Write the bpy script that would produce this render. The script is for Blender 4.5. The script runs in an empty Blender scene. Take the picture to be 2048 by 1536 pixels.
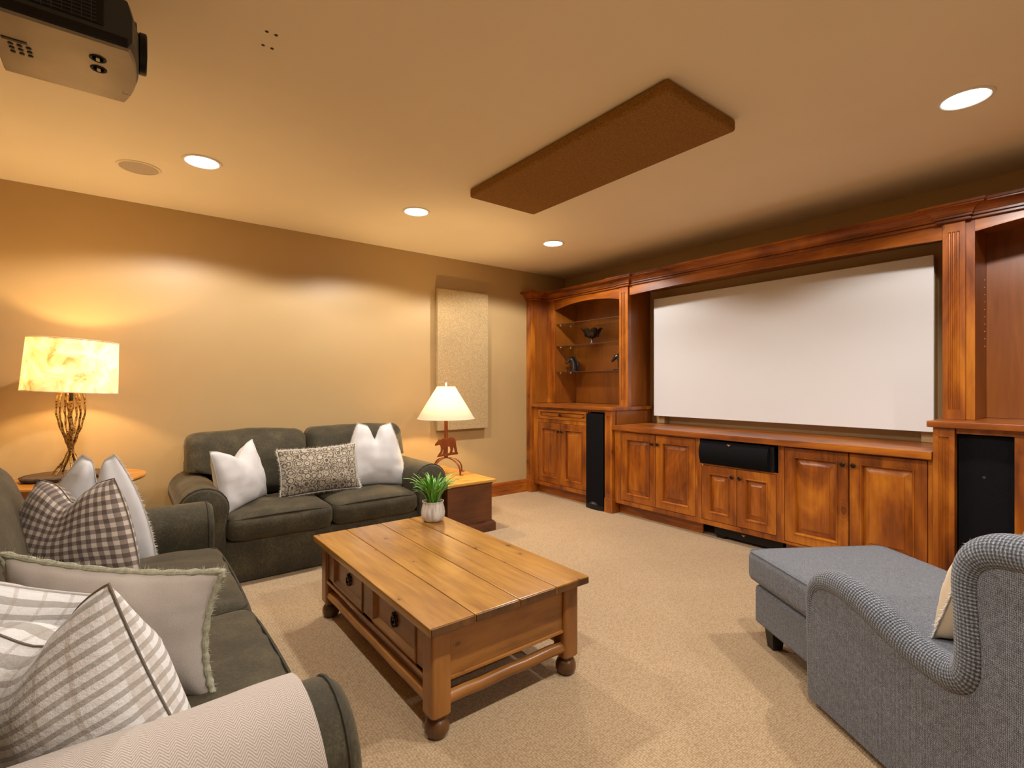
import bpy, bmesh, math, random
from mathutils import Vector, Matrix, noise
random.seed(7)
PI = math.pi
SC = bpy.context.scene
COL = SC.collection

# ------------------------------------------------------------------ camera
cd = bpy.data.cameras.new('camera'); cam = bpy.data.objects.new('camera', cd); COL.objects.link(cam)
cd.sensor_fit = 'HORIZONTAL'; cd.sensor_width = 36.0; cd.lens = 36.0 * 1000.0 / 2048.0
cd.clip_start = 0.02
cam.location = (0, 0, 1.22)
cam.rotation_euler = (PI / 2, 0, math.atan2(.7912, .6115) - PI / 2)
SC.camera = cam
# ------------------------------------------------------------------ world, exposure
w = bpy.data.worlds.new('world'); SC.world = w; w.use_nodes = True
w.node_tree.nodes['Background'].inputs[0].default_value = (1.0, .8, .6, 1)
w.node_tree.nodes['Background'].inputs[1].default_value = 0.004
SC.view_settings.view_transform = 'Standard'
SC.view_settings.look = 'None'
SC.view_settings.exposure = 0.0
SC.view_settings.gamma = 1.0
SC.view_settings.use_curve_mapping = False
try:
    SC.cycles.use_denoising = True
    SC.cycles.max_bounces = 7
    SC.cycles.diffuse_bounces = 4
    SC.cycles.glossy_bounces = 2
    SC.cycles.adaptive_threshold = 0.03
    SC.cycles.sample_clamp_indirect = 8.0
except Exception:
    pass
CAN_W = 87.0            # power of each recessed ceiling light
CAN_COL = (1.0, .945, .885)
BEAR_W = 32.0
DRUM_W = 22.0
LAMP_COL = (1.0, .68, .33)

# ------------------------------------------------------------------ room dimensions
CEIL = 2.5
WX = 4.228               # wall carrying the cabinets
WY = 4.416               # wall behind the love seat
LX = -1.05; FY = -2.7

# ================================================================== materials
def nmat(name):
    m = bpy.data.materials.new(name); m.use_nodes = True
    nt = m.node_tree; bs = nt.nodes['Principled BSDF']
    return m, nt, bs
def N(nt, t, **kw):
    n = nt.nodes.new(t)
    for k, v in kw.items():
        if k in n.inputs.keys() if isinstance(k, str) else False: n.inputs[k].default_value = v
        else: setattr(n, k, v)
    return n
def setin(n, **kw):
    for k, v in kw.items(): n.inputs[k.replace('_', ' ')].default_value = v
def L(nt, a, b): nt.links.new(a, b)
def c4(c): return (c[0], c[1], c[2], 1)
def math_(nt, op, a, b=None, clamp=False):
    n = nt.nodes.new('ShaderNodeMath'); n.operation = op; n.use_clamp = clamp
    for i, v in ((0, a), (1, b)):
        if v is None: continue
        if isinstance(v, (int, float)): n.inputs[i].default_value = v
        else: L(nt, v, n.inputs[i])
    return n.outputs[0]
def mixc(nt, f, a, b, bt='MIX'):
    n = nt.nodes.new('ShaderNodeMix'); n.data_type = 'RGBA'; n.blend_type = bt
    for i, v in ((0, f), (6, a), (7, b)):
        if isinstance(v, (int, float)): n.inputs[i].default_value = v
        elif isinstance(v, tuple): n.inputs[i].default_value = c4(v)
        else: L(nt, v, n.inputs[i])
    return n.outputs[2]
def ramp(nt, fac, stops):
    n = nt.nodes.new('ShaderNodeValToRGB'); e = n.color_ramp.elements
    while len(e) < len(stops): e.new(.5)
    for i, (p, c) in enumerate(stops): e[i].position = p; e[i].color = c4(c)
    L(nt, fac, n.inputs[0]); return n.outputs[0]
def coords(nt, kind='Object', scale=(1, 1, 1), rnd=True):
    tc = nt.nodes.new('ShaderNodeTexCoord'); out = tc.outputs[kind]
    if rnd:
        oi = nt.nodes.new('ShaderNodeObjectInfo')
        vm = nt.nodes.new('ShaderNodeVectorMath'); vm.operation = 'SCALE'
        cx = nt.nodes.new('ShaderNodeCombineXYZ')
        L(nt, oi.outputs['Random'], cx.inputs[0]); L(nt, oi.outputs['Random'], cx.inputs[1]); L(nt, oi.outputs['Random'], cx.inputs[2])
        L(nt, cx.outputs[0], vm.inputs[0]); vm.inputs['Scale'].default_value = 13.7
        ad = nt.nodes.new('ShaderNodeVectorMath'); L(nt, out, ad.inputs[0]); L(nt, vm.outputs[0], ad.inputs[1]); out = ad.outputs[0]
    mp = nt.nodes.new('ShaderNodeMapping'); mp.inputs['Scale'].default_value = scale
    L(nt, out, mp.inputs['Vector']); return mp.outputs[0]
def noise_(nt, vec, scale, detail=3, rough=.5, dist=0):
    n = nt.nodes.new('ShaderNodeTexNoise'); setin(n, Scale=scale, Detail=detail, Roughness=rough, Distortion=dist)
    L(nt, vec, n.inputs['Vector']); return n.outputs['Fac']
def bump(nt, bs, h, strength, dist=.002):
    b = nt.nodes.new('ShaderNodeBump'); b.inputs['Strength'].default_value = strength; b.inputs['Distance'].default_value = dist
    L(nt, h, b.inputs['Height']); L(nt, b.outputs[0], bs.inputs['Normal'])

def plain(name, col, rough=.5, metal=0, coat=0, var=.08, vs=6, bmp=0, bs_=120):
    m, nt, bs = nmat(name)
    v = coords(nt)
    n = noise_(nt, v, vs, 4)
    a = tuple(x * (1 - var) for x in col); b = tuple(min(1, x * (1 + var)) for x in col)
    L(nt, ramp(nt, n, [(.3, a), (.7, b)]), bs.inputs['Base Color'])
    setin(bs, Roughness=rough, Metallic=metal, Coat_Weight=coat)
    if bmp: bump(nt, bs, noise_(nt, v, bs_, 2), bmp)
    return m

def wood(name, axis, cols, knots=.5, rough=.35, coat=.3, ksc=2.6, grain=.35, broad=3.0):
    """cols: dark, mid, light; axis: direction of the grain (0,1,2)"""
    m, nt, bs = nmat(name)
    s = [1, 1, 1]; s[axis] = .07
    v = coords(nt, scale=tuple(s))
    s2 = [1, 1, 1]; s2[axis] = .4
    v2 = coords(nt, scale=tuple(s2))
    br = noise_(nt, v2, broad, 4, .55, 1.2)
    st = noise_(nt, v, 45, 5, .6)
    s3 = [1, 1, 1]; s3[axis] = .12
    v3 = coords(nt, scale=tuple(s3))
    rg = noise_(nt, v3, 9, 2, .5, 2.5)
    f = math_(nt, 'ADD', math_(nt, 'MULTIPLY', br, 1.0 - grain), math_(nt, 'MULTIPLY', math_(nt, 'ADD', math_(nt, 'MULTIPLY', st, .55), math_(nt, 'MULTIPLY', rg, .45)), grain))
    c = ramp(nt, f, [(.34, cols[0]), (.49, cols[1]), (.64, cols[2])])
    # knots
    sp = nt.nodes.new('ShaderNodeSeparateXYZ'); L(nt, coords(nt), sp.inputs[0])
    o1, o2 = [i for i in range(3) if i != axis]
    cv = nt.nodes.new('ShaderNodeCombineXYZ'); L(nt, math_(nt, 'ADD', sp.outputs[o1], sp.outputs[o2]), cv.inputs[0]); L(nt, math_(nt, 'MULTIPLY', sp.outputs[axis], .6), cv.inputs[1])
    vo = nt.nodes.new('ShaderNodeTexVoronoi'); vo.voronoi_dimensions = '2D'; vo.inputs['Scale'].default_value = ksc; L(nt, cv.outputs[0], vo.inputs['Vector'])
    wob = math_(nt, 'ADD', vo.outputs['Distance'], math_(nt, 'MULTIPLY', noise_(nt, v2, 34, 3), .055))
    kf = nt.nodes.new('ShaderNodeMapRange'); kf.interpolation_type = 'SMOOTHSTEP'
    L(nt, wob, kf.inputs[0]); kf.inputs[1].default_value = .060; kf.inputs[2].default_value = .090; kf.inputs[3].default_value = knots; kf.inputs[4].default_value = 0
    sc_ = nt.nodes.new('ShaderNodeSeparateColor'); L(nt, vo.outputs['Color'], sc_.inputs[0])
    on = math_(nt, 'GREATER_THAN', sc_.outputs[0], .45)
    wob = math_(nt, 'ADD', math_(nt, 'MULTIPLY', wob, math_(nt, 'ADD', .75, math_(nt, 'MULTIPLY', sc_.outputs[1], .8))), math_(nt, 'MULTIPLY', math_(nt, 'SUBTRACT', 1.0, on), 5.0))
    L(nt, wob, kf.inputs[0])
    # darker swirl round each knot
    hf = nt.nodes.new('ShaderNodeMapRange'); hf.interpolation_type = 'SMOOTHSTEP'
    L(nt, wob, hf.inputs[0]); hf.inputs[1].default_value = .06; hf.inputs[2].default_value = .24; hf.inputs[3].default_value = knots * .75; hf.inputs[4].default_value = 0
    ringf = math_(nt, 'MULTIPLY', hf.outputs[0], math_(nt, 'ADD', .55, math_(nt, 'MULTIPLY', math_(nt, 'SINE', math_(nt, 'MULTIPLY', wob, 140)), .45)))
    c = mixc(nt, ringf, c, cols[0])
    c = mixc(nt, kf.outputs[0], c, (cols[0][0] * .38, cols[0][1] * .25, cols[0][2] * .3))
    L(nt, c, bs.inputs['Base Color'])
    setin(bs, Roughness=rough, Coat_Weight=coat, Coat_Roughness=.22)
    bump(nt, bs, st, .12, .001)
    return m

ALD = ((.080, .014, .001), (.28, .070, .004), (.50, .165, .010))
M = {}
M['alder_z'] = wood('alder_vertical', 2, ALD)
M['alder_y'] = wood('alder_horizontal', 1, ALD)
M['alder_x'] = wood('alder_depthwise', 0, ALD)
M['alder_panel'] = wood('alder_veneer', 2, ((.15, .036, .004), (.25, .070, .007), (.34, .11, .011)), knots=.1, broad=1.6)
PINE = ((.19, .072, .008), (.34, .148, .018), (.48, .235, .036))
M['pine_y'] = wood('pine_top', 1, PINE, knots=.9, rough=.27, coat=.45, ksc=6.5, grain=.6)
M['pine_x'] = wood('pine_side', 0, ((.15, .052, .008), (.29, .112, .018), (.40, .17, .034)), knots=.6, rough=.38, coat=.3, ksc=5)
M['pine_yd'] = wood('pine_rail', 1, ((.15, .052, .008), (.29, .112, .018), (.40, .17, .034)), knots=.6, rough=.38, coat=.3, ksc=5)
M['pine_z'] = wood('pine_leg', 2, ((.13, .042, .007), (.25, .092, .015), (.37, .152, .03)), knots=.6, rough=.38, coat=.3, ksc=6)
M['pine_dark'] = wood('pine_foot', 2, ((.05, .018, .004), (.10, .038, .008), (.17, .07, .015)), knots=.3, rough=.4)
M['chest_lamplit_top'] = wood('chest_lamplit_top', 0, ((.36, .15, .02), (.55, .27, .045), (.68, .38, .09)), knots=.5, rough=.35, coat=.3, ksc=5)  # glow of the bear lamp is put into this lighter lid colour
M['chest'] = wood('chest_side', 0, ((.075, .022, .006), (.14, .044, .010), (.19, .066, .016)), knots=.4, rough=.5, coat=.1)
M['oak'] = wood('oak_round', 0, ((.28, .10, .012), (.42, .17, .02), (.55, .25, .04)), knots=.2, rough=.35, coat=.3)
M['slab'] = wood('dark_slab', 0, ((.025, .010, .006), (.06, .022, .011), (.11, .045, .02)), knots=.3, rough=.55)

M['wall'] = plain('wall_paint', (.47, .322, .145), .42, var=.02, vs=2, bmp=.05, bs_=250)
M['ceiling'] = plain('ceiling_paint', (.86, .745, .54), .85, var=.015, vs=2)
M['black'] = plain('black_plastic', (.010, .010, .011), .38, var=.2)
M['grille'] = plain('black_grille_cloth', (.006, .006, .007), .75, var=.3, vs=300, bmp=.4, bs_=600)
for k_, v_ in (('grille', .08), ('black', .25)): M[k_].node_tree.nodes['Principled BSDF'].inputs['Specular IOR Level'].default_value = v_
M['slate'] = plain('slate_plastic', (.03, .036, .045), .45, var=.1)
M['iron'] = plain('dark_bronze', (.035, .024, .018), .38, metal=.8, var=.3, vs=60)
M['horse'] = plain('polished_black_stone', (.012, .012, .014), .14, var=.4, vs=20, coat=.5)
M['rust'] = plain('rust_steel', (.26, .075, .022), .5, metal=.4, var=.3, vs=20)
M['cream_plastic'] = plain('cream_plastic', (.75, .62, .40), .4)
M['whitetrim'] = plain('white_trim', (.82, .76, .66), .45, var=.01)
M['screen'] = plain('screen_fabric', (.69, .69, .695), .8, var=.008, vs=1)
M['screen_edge'] = plain('screen_border', (.62, .60, .56), .6)
M['bronze_plate'] = plain('projector_bronze', (.27, .235, .19), .40, metal=.5, var=.10, vs=9)
M['lens'] = plain('lens_glass', (.02, .02, .025), .06, coat=1)
M['copper'] = plain('copper_badge', (.75, .45, .30), .3, metal=.6)
M['bowl'] = plain('bronze_bowl', (.05, .035, .022), .35, metal=.7, var=.7, vs=45)
M['pewter'] = plain('pewter_stem', (.20, .18, .16), .35, metal=.7, var=.5, vs=60)
M['bark'] = plain('bark', (.05, .035, .024), .8, var=.6, vs=40, bmp=.6, bs_=60)
M['pot'] = None
M['soil'] = plain('soil', (.06, .04, .025), .9, var=.5, vs=120, bmp=.6)
M['chaise_leg'] = plain('black_leg', (.012, .010, .009), .45)
M['spkgrey'] = plain('ceiling_speaker_grille', (.48, .40, .30), .7, var=.03, bmp=.2, bs_=800)
M['hole'] = plain('dark_hole', (.07, .035, .015), .9)

def make_pot():
    m, nt, bs = nmat('glazed_pot')
    v = coords(nt, scale=(60, 60, 6))
    n = noise_(nt, v, 1.0, 3)
    L(nt, ramp(nt, n, [(.32, (.46, .41, .36)), (.60, (.70, .67, .62))]), bs.inputs['Base Color'])
    setin(bs, Roughness=.3, Coat_Weight=.3); bump(nt, bs, n, .12, .001); return m
M['pot'] = make_pot()

def make_leaf():
    m, nt, bs = nmat('grass_leaf')
    v = coords(nt, scale=(8, 8, 8))
    n = noise_(nt, v, 1.5, 2)
    L(nt, ramp(nt, n, [(.3, (.035, .17, .012)), (.55, (.12, .36, .03)), (.75, (.33, .56, .11))]), bs.inputs['Base Color'])
    setin(bs, Roughness=.4, Subsurface_Weight=.0); return m
M['leaf'] = make_leaf()

def make_carpet():
    m, nt, bs = nmat('loop_carpet')
    v = coords(nt, scale=(1, 1, 1), rnd=False)
    vb = coords(nt, scale=(95, 150, 1), rnd=False)
    vo = nt.nodes.new('ShaderNodeTexVoronoi'); vo.inputs['Scale'].default_value = 1.0; vo.inputs['Randomness'].default_value = .45; L(nt, vb, vo.inputs['Vector'])
    big = noise_(nt, v, 1.3, 3)
    fine = noise_(nt, v, 160, 2)
    a = ramp(nt, big, [(.3, (.54, .40, .235)), (.7, (.62, .465, .28))])
    d = ramp(nt, vo.outputs['Distance'], [(.15, (1, 1, 1)), (.75, (.50, .43, .36))])
    c = mixc(nt, 1.0, a, d, 'MULTIPLY')
    c = mixc(nt, math_(nt, 'MULTIPLY', fine, .35), c, (.38, .25, .13))
    L(nt, c, bs.inputs['Base Color']); setin(bs, Roughness=.95, Sheen_Weight=.15)
    bump(nt, bs, math_(nt, 'SUBTRACT', 1.0, vo.outputs['Distance']), .7, .004); return m
M['carpet'] = make_carpet()

def make_panelcloth(name, a, b, c):
    m, nt, bs = nmat(name)
    v = coords(nt, scale=(1, 1, 1), rnd=False)
    n1 = noise_(nt, v, 130, 3, .7); n2 = noise_(nt, v, 320, 2, .6)
    f = math_(nt, 'ADD', math_(nt, 'MULTIPLY', n1, .6), math_(nt, 'MULTIPLY', n2, .4))
    L(nt, ramp(nt, f, [(.36, a), (.5, b), (.64, c)]), bs.inputs['Base Color']); setin(bs, Roughness=.95)
    bump(nt, bs, n2, .5, .002); return m
M['panel_wall'] = make_panelcloth('oatmeal_cloth', (.25, .165, .065), (.42, .295, .14), (.60, .45, .24))
M['panel_ceil'] = make_panelcloth('brown_cloth', (.16, .066, .006), (.255, .115, .013), (.36, .175, .03))

def make_olive():
    m, nt, bs = nmat('olive_chenille')
    v = coords(nt, scale=(1, 1, 1), rnd=False)
    vw = coords(nt, scale=(1, 1, .25), rnd=False)
    n = noise_(nt, v, 7, 3, .6); w1 = noise_(nt, vw, 240, 2, .6); w2 = noise_(nt, v, 90, 3, .6)
    f = math_(nt, 'ADD', math_(nt, 'MULTIPLY', n, .45), math_(nt, 'ADD', math_(nt, 'MULTIPLY', w1, .3), math_(nt, 'MULTIPLY', w2, .25)))
    L(nt, ramp(nt, f, [(.3, (.014, .011, .004)), (.5, (.038, .030, .0125)), (.70, (.096, .077, .038))]), bs.inputs['Base Color'])
    setin(bs, Roughness=.85, Sheen_Weight=.22, Sheen_Roughness=.4); bs.inputs['Sheen Tint'].default_value = (.8, .62, .40, 1)
    bump(nt, bs, math_(nt, 'ADD', w1, w2), .35, .0025); return m
M['olive'] = make_olive()
M['olive_pipe'] = plain('olive_piping', (.030, .025, .012), .8, var=.3, vs=80)

def make_tweed():
    m, nt, bs = nmat('grey_tweed')
    v = coords(nt, scale=(1, 1, 1), rnd=False)
    sp = nt.nodes.new('ShaderNodeSeparateXYZ'); L(nt, v, sp.inputs[0])
    nz = noise_(nt, v, 620, 1, .5); nl = noise_(nt, coords(nt, scale=(1, .3, .3), rnd=False), 260, 1, .5); n3 = noise_(nt, v, 6, 2)
    ph = math_(nt, 'MULTIPLY', noise_(nt, v, 90, 1), 5.0)
    ry = math_(nt, 'SINE', math_(nt, 'ADD', math_(nt, 'MULTIPLY', sp.outputs[1], 2 * PI / .0048), ph))
    rz = math_(nt, 'SINE', math_(nt, 'ADD', math_(nt, 'MULTIPLY', math_(nt, 'ADD', sp.outputs[2], sp.outputs[0]), 2 * PI / .0052), ph))
    f = math_(nt, 'ADD', math_(nt, 'ADD', math_(nt, 'MULTIPLY', ry, .08), math_(nt, 'MULTIPLY', rz, .07)), math_(nt, 'ADD', math_(nt, 'MULTIPLY', nz, .82), math_(nt, 'MULTIPLY', nl, .18)))
    c = ramp(nt, f, [(.30, (.020, .023, .030)), (.48, (.098, .107, .125)), (.66, (.31, .335, .38))])
    c = mixc(nt, math_(nt, 'MULTIPLY', n3, .15), c, (.10, .103, .112))
    L(nt, c, bs.inputs['Base Color']); setin(bs, Roughness=.9, Sheen_Weight=.1)
    bump(nt, bs, f, .6, .003); return m
M['tweed'] = make_tweed()
def make_tweedroll():
    m, nt, bs = nmat('ribbed_tweed')
    v = coords(nt, 'UV', scale=(1, 1, 1), rnd=False)
    sp = nt.nodes.new('ShaderNodeSeparateXYZ'); L(nt, v, sp.inputs[0])
    o = coords(nt, scale=(1, 1, 1), rnd=False)
    wob = math_(nt, 'MULTIPLY', noise_(nt, o, 60, 2), .004)
    r1 = math_(nt, 'SINE', math_(nt, 'MULTIPLY', math_(nt, 'ADD', sp.outputs[0], wob), 2 * PI / .0095))
    r2 = math_(nt, 'SINE', math_(nt, 'MULTIPLY', sp.outputs[1], 2 * PI * 34))
    f = math_(nt, 'ADD', math_(nt, 'ADD', math_(nt, 'MULTIPLY', r1, .15), math_(nt, 'MULTIPLY', r2, .09)), math_(nt, 'ADD', .1, math_(nt, 'MULTIPLY', noise_(nt, o, 300, 2), .75)))
    c = ramp(nt, f, [(.22, (.016, .020, .028)), (.48, (.09, .10, .118)), (.78, (.34, .375, .42))])
    L(nt, c, bs.inputs['Base Color']); setin(bs, Roughness=.9, Sheen_Weight=.2)
    bump(nt, bs, f, .6, .003); return m
M['tweed_roll'] = make_tweedroll()

def uvcloth(name, fn, rough=.9, sheen=.2, bm_=.25):
    m, nt, bs = nmat(name)
    v = coords(nt, 'UV', rnd=False)
    sp = nt.nodes.new('ShaderNodeSeparateXYZ'); L(nt, v, sp.inputs[0])
    o = coords(nt, rnd=False)
    c, h = fn(nt, sp.outputs[0], sp.outputs[1], v, o)
    L(nt, c, bs.inputs['Base Color']); setin(bs, Roughness=rough, Sheen_Weight=sheen)
    if h is not None: bump(nt, bs, h, bm_, .003)
    return m
def frac(nt, x, f): return math_(nt, 'FRACT', math_(nt, 'MULTIPLY', x, f))
def fn_linen(col, d=.12):
    def fn(nt, u, v, uv, o):
        n = noise_(nt, o, 420, 2, .7); b = noise_(nt, o, 12, 2)
        f = math_(nt, 'ADD', math_(nt, 'MULTIPLY', n, .5), math_(nt, 'MULTIPLY', b, .5))
        return ramp(nt, f, [(.3, tuple(x * (1 - d) for x in col)), (.7, tuple(min(1, x * (1 + d * .4)) for x in col))]), n
    return fn
def fn_gingham(nt, u, v, uv, o):
    a = math_(nt, 'GREATER_THAN', frac(nt, u, 13), .5); b = math_(nt, 'GREATER_THAN', frac(nt, v, 13), .5)
    s = math_(nt, 'MULTIPLY', math_(nt, 'ADD', a, b), .5)
    n = noise_(nt, o, 260, 2)
    c = ramp(nt, s, [(0, (.60, .52, .43)), (.5, (.24, .185, .15)), (1.0, (.075, .052, .042))])
    return mixc(nt, math_(nt, 'MULTIPLY', n, .3), c, (.30, .24, .20)), n
def fn_stripe(nt, u, v, uv, o):
    wob = math_(nt, 'MULTIPLY', noise_(nt, o, 14, 2), .03)
    s = math_(nt, 'GREATER_THAN', math_(nt, 'FRACT', math_(nt, 'ADD', math_(nt, 'MULTIPLY', v, 18), math_(nt, 'MULTIPLY', wob, 6))), .58)
    t = math_(nt, 'LESS_THAN', math_(nt, 'FRACT', math_(nt, 'ADD', math_(nt, 'MULTIPLY', u, 8), wob)), .14)
    n = noise_(nt, o, 90, 3, .65); n2 = noise_(nt, o, 300, 2)
    c = mixc(nt, s, (.70, .69, .67), (.38, .355, .325))
    c = mixc(nt, math_(nt, 'MULTIPLY', t, math_(nt, 'MULTIPLY', n, .7)), c, (.30, .22, .14))
    c = mixc(nt, math_(nt, 'MULTIPLY', n2, .2), c, (.5, .46, .42))
    h = math_(nt, 'ADD', math_(nt, 'MULTIPLY', math_(nt, 'SUBTRACT', 1.0, s), .5), math_(nt, 'ADD', math_(nt, 'MULTIPLY', t, 2.0), math_(nt, 'MULTIPLY', n, .8)))
    return c, h
def fn_print(nt, u, v, uv, o):
    mp = nt.nodes.new('ShaderNodeMapping'); mp.inputs['Scale'].default_value = (9, 9, 1); L(nt, uv, mp.inputs[0])
    vo = nt.nodes.new('ShaderNodeTexVoronoi'); vo.inputs['Scale'].default_value = 1.0; vo.inputs['Randomness'].default_value = .5; L(nt, mp.outputs[0], vo.inputs['Vector'])
    rings = math_(nt, 'SINE', math_(nt, 'MULTIPLY', vo.outputs['Distance'], 26))
    mp2 = nt.nodes.new('ShaderNodeMapping'); mp2.inputs['Scale'].default_value = (46, 46, 1); L(nt, uv, mp2.inputs[0])
    n = noise_(nt, mp2.outputs[0], 1.0, 2, .6, 1.5)
    f = math_(nt, 'ADD', math_(nt, 'MULTIPLY', rings, .13), n)
    f = math_(nt, 'ADD', f, math_(nt, 'MULTIPLY', math_(nt, 'LESS_THAN', vo.outputs['Distance'], .3), .14))
    gl = math_(nt, 'MAXIMUM', math_(nt, 'LESS_THAN', frac(nt, u, 3.7), .035), math_(nt, 'LESS_THAN', frac(nt, v, 3), .04))
    c = ramp(nt, f, [(.36, (.060, .047, .032)), (.48, (.19, .155, .11)), (.60, (.44, .38, .29))])
    return mixc(nt, math_(nt, 'MULTIPLY', gl, .6), c, (.09, .07, .05)), n
def fn_herring(nt, u, v, uv, o):
    tri = math_(nt, 'PINGPONG', math_(nt, 'MULTIPLY', u, 1.6), .5)  # zigzag columns
    z = math_(nt, 'FRACT', math_(nt, 'ADD', math_(nt, 'MULTIPLY', v, 6.4), math_(nt, 'MULTIPLY', tri, 5.2)))
    s = math_(nt, 'GREATER_THAN', z, .52)
    n = noise_(nt, o, 350, 2)
    c = mixc(nt, s, (.54, .475, .42), (.31, .26, .22))
    return mixc(nt, math_(nt, 'MULTIPLY', n, .35), c, (.45, .38, .32)), math_(nt, 'ADD', s, n)
M['linen'] = uvcloth('white_linen', fn_linen((.59, .58, .58)))
M['linen_cream'] = uvcloth('cream_linen', fn_linen((.70, .55, .36)))
M['linen_taupe'] = uvcloth('taupe_linen', fn_linen((.44, .385, .335)))
M['gingham'] = uvcloth('gingham', fn_gingham)
M['stripe'] = uvcloth('woven_stripe', fn_stripe, bm_=.9)
M['print'] = uvcloth('block_print', fn_print)
M['herring'] = uvcloth('herringbone', fn_herring, bm_=.4)
M['fringe_w'] = plain('cream_fringe', (.70, .66, .58), .95, var=.1)
M['fringe_g'] = plain('sage_fringe', (.36, .35, .25), .95, var=.25, vs=90)
M['seam'] = plain('seam_thread', (.50, .46, .42), .9)
M['seam_dark'] = plain('seam_thread_dark', (.16, .13, .10), .9)
M['throw_grey'] = plain('grey_throw', (.40, .39, .38), .95, var=.3, vs=200, bmp=.5, bs_=300)

def make_glass():
    m, nt, bs = nmat('shelf_glass')
    setin(bs, Base_Color=(.93, .96, .93, 1), Roughness=.02, IOR=1.45, Transmission_Weight=1.0); return m
M['glass'] = make_glass()
def make_glassedge():
    return plain('glass_edge', (.06, .03, .012), .15)
M['glass_edge'] = plain('glass_edge', (.07, .02, .008), .5)
def make_emit(name, col, s):
    m, nt, bs = nmat(name)
    setin(bs, Base_Color=(.8, .8, .8, 1)); bs.inputs['Emission Color'].default_value = c4(col); bs.inputs['Emission Strength'].default_value = s
    return m
M['can_lens'] = make_emit('can_lens', (1, .97, .93), 9)
M['bulb'] = make_emit('bulb', LAMP_COL, 12)
def make_shade(name, painted):
    m, nt, bs = nmat(name)
    out = nt.nodes['Material Output']
    tr = nt.nodes.new('ShaderNodeBsdfTranslucent'); df = nt.nodes.new('ShaderNodeBsdfDiffuse'); mx = nt.nodes.new('ShaderNodeMixShader')
    mx.inputs[0].default_value = .42 if painted else .5
    if painted:
        v = coords(nt, scale=(1, 1, 1), rnd=False)
        n = noise_(nt, v, 9, 5, .65, 1.0); n2 = noise_(nt, v, 30, 4, .7)
        c = ramp(nt, n, [(.30, (.60, .42, .20)), (.45, (.80, .70, .52)), (.62, (.88, .84, .78))])
        sp = nt.nodes.new('ShaderNodeMapRange'); L(nt, n2, sp.inputs[0]); sp.inputs[1].default_value = .62; sp.inputs[2].default_value = .70; sp.inputs[3].default_value = 0; sp.inputs[4].default_value = .55
        c = mixc(nt, sp.outputs[0], c, (.30, .22, .06))
        # pressed disc near the lower right of the parchment
        tc = nt.nodes.new('ShaderNodeTexCoord')
        sb = nt.nodes.new('ShaderNodeVectorMath'); sb.operation = 'SUBTRACT'; L(nt, tc.outputs['Object'], sb.inputs[0]); sb.inputs[1].default_value = (.115, -.185, .085)
        ln = nt.nodes.new('ShaderNodeVectorMath'); ln.operation = 'LENGTH'; L(nt, sb.outputs[0], ln.inputs[0])
        dk = math_(nt, 'LESS_THAN', math_(nt, 'ADD', ln.outputs['Value'], math_(nt, 'MULTIPLY', n2, .012)), .048)
        c = mixc(nt, math_(nt, 'MULTIPLY', dk, .55), c, (.55, .38, .16))
        L(nt, c, tr.inputs[0]); L(nt, c, df.inputs[0])
    else:
        for k in (tr, df): k.inputs[0].default_value = (.92, .84, .66, 1)
    L(nt, tr.outputs[0], mx.inputs[2]); L(nt, df.outputs[0], mx.inputs[1]); L(nt, mx.outputs[0], out.inputs[0])
    return m
M['shade_plain'] = make_shade('linen_shade', False)
M['shade_paint'] = make_shade('parchment_shade', True)

# ================================================================== mesh helpers
def bm_new(): return bmesh.new()
def merge(bm, tmp):
    me = bpy.data.meshes.new('tmp'); tmp.to_mesh(me); tmp.free(); bm.from_mesh(me); bpy.data.meshes.remove(me)
def box(bm, x0, x1, y0, y1, z0, z1, bev=0, seg=2):
    t = bmesh.new(); bmesh.ops.create_cube(t, size=1)
    sx, sy, sz = abs(x1 - x0), abs(y1 - y0), abs(z1 - z0)
    for v in t.verts: v.co = Vector((v.co.x * sx + (x0 + x1) / 2, v.co.y * sy + (y0 + y1) / 2, v.co.z * sz + (z0 + z1) / 2))
    if bev > 0: bmesh.ops.bevel(t, geom=t.edges[:] , offset=min(bev, .45 * min(sx, sy, sz)), segments=seg, profile=.5, affect='EDGES')
    merge(bm, t); return bm
def frame_axes(d):
    d = d.normalized(); a = Vector((0, 0, 1)) if abs(d.z) < .9 else Vector((1, 0, 0))
    u = d.cross(a).normalized(); return u, d.cross(u).normalized()
def tube(bm, pts, r, n=8, closed=False, caps=True, uv=False):
    pts = [Vector(p) for p in pts]; m = len(pts); rs = r if isinstance(r, (list, tuple)) else [r] * m
    rings = []; u = None; acc = 0
    lay = bm.loops.layers.uv.verify() if uv else None
    lens = []
    for i in range(m):
        a = pts[(i - 1) % m] if (closed or i > 0) else pts[i]; b = pts[(i + 1) % m] if (closed or i < m - 1) else pts[i]
        d = (b - a).normalized()
        if u is None: u, vv = frame_axes(d)
        else:
            u = (u - d * u.dot(d));
            if u.length < 1e-6: u, vv = frame_axes(d)
            u.normalize()
        vv = d.cross(u).normalized()
        if i > 0: acc += (pts[i] - pts[i - 1]).length
        lens.append(acc)
        rings.append([bm.verts.new(pts[i] + (u * math.cos(2 * PI * k / n) + vv * math.sin(2 * PI * k / n)) * rs[i]) for k in range(n)])
    for i in range(m if closed else m - 1):
        A = rings[i]; Bq = rings[(i + 1) % m]
        for k in range(n):
            f = bm.faces.new((A[k], A[(k + 1) % n], Bq[(k + 1) % n], Bq[k]))
            if uv:
                l1 = lens[(i + 1) % m]
                for lp, co in zip(f.loops, ((lens[i], k / n), (lens[i], (k + 1) / n), (l1, (k + 1) / n), (l1, k / n))): lp[lay].uv = co
    if caps and not closed:
        bm.faces.new(rings[0]); bm.faces.new(rings[-1][::-1])
    return bm
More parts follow.
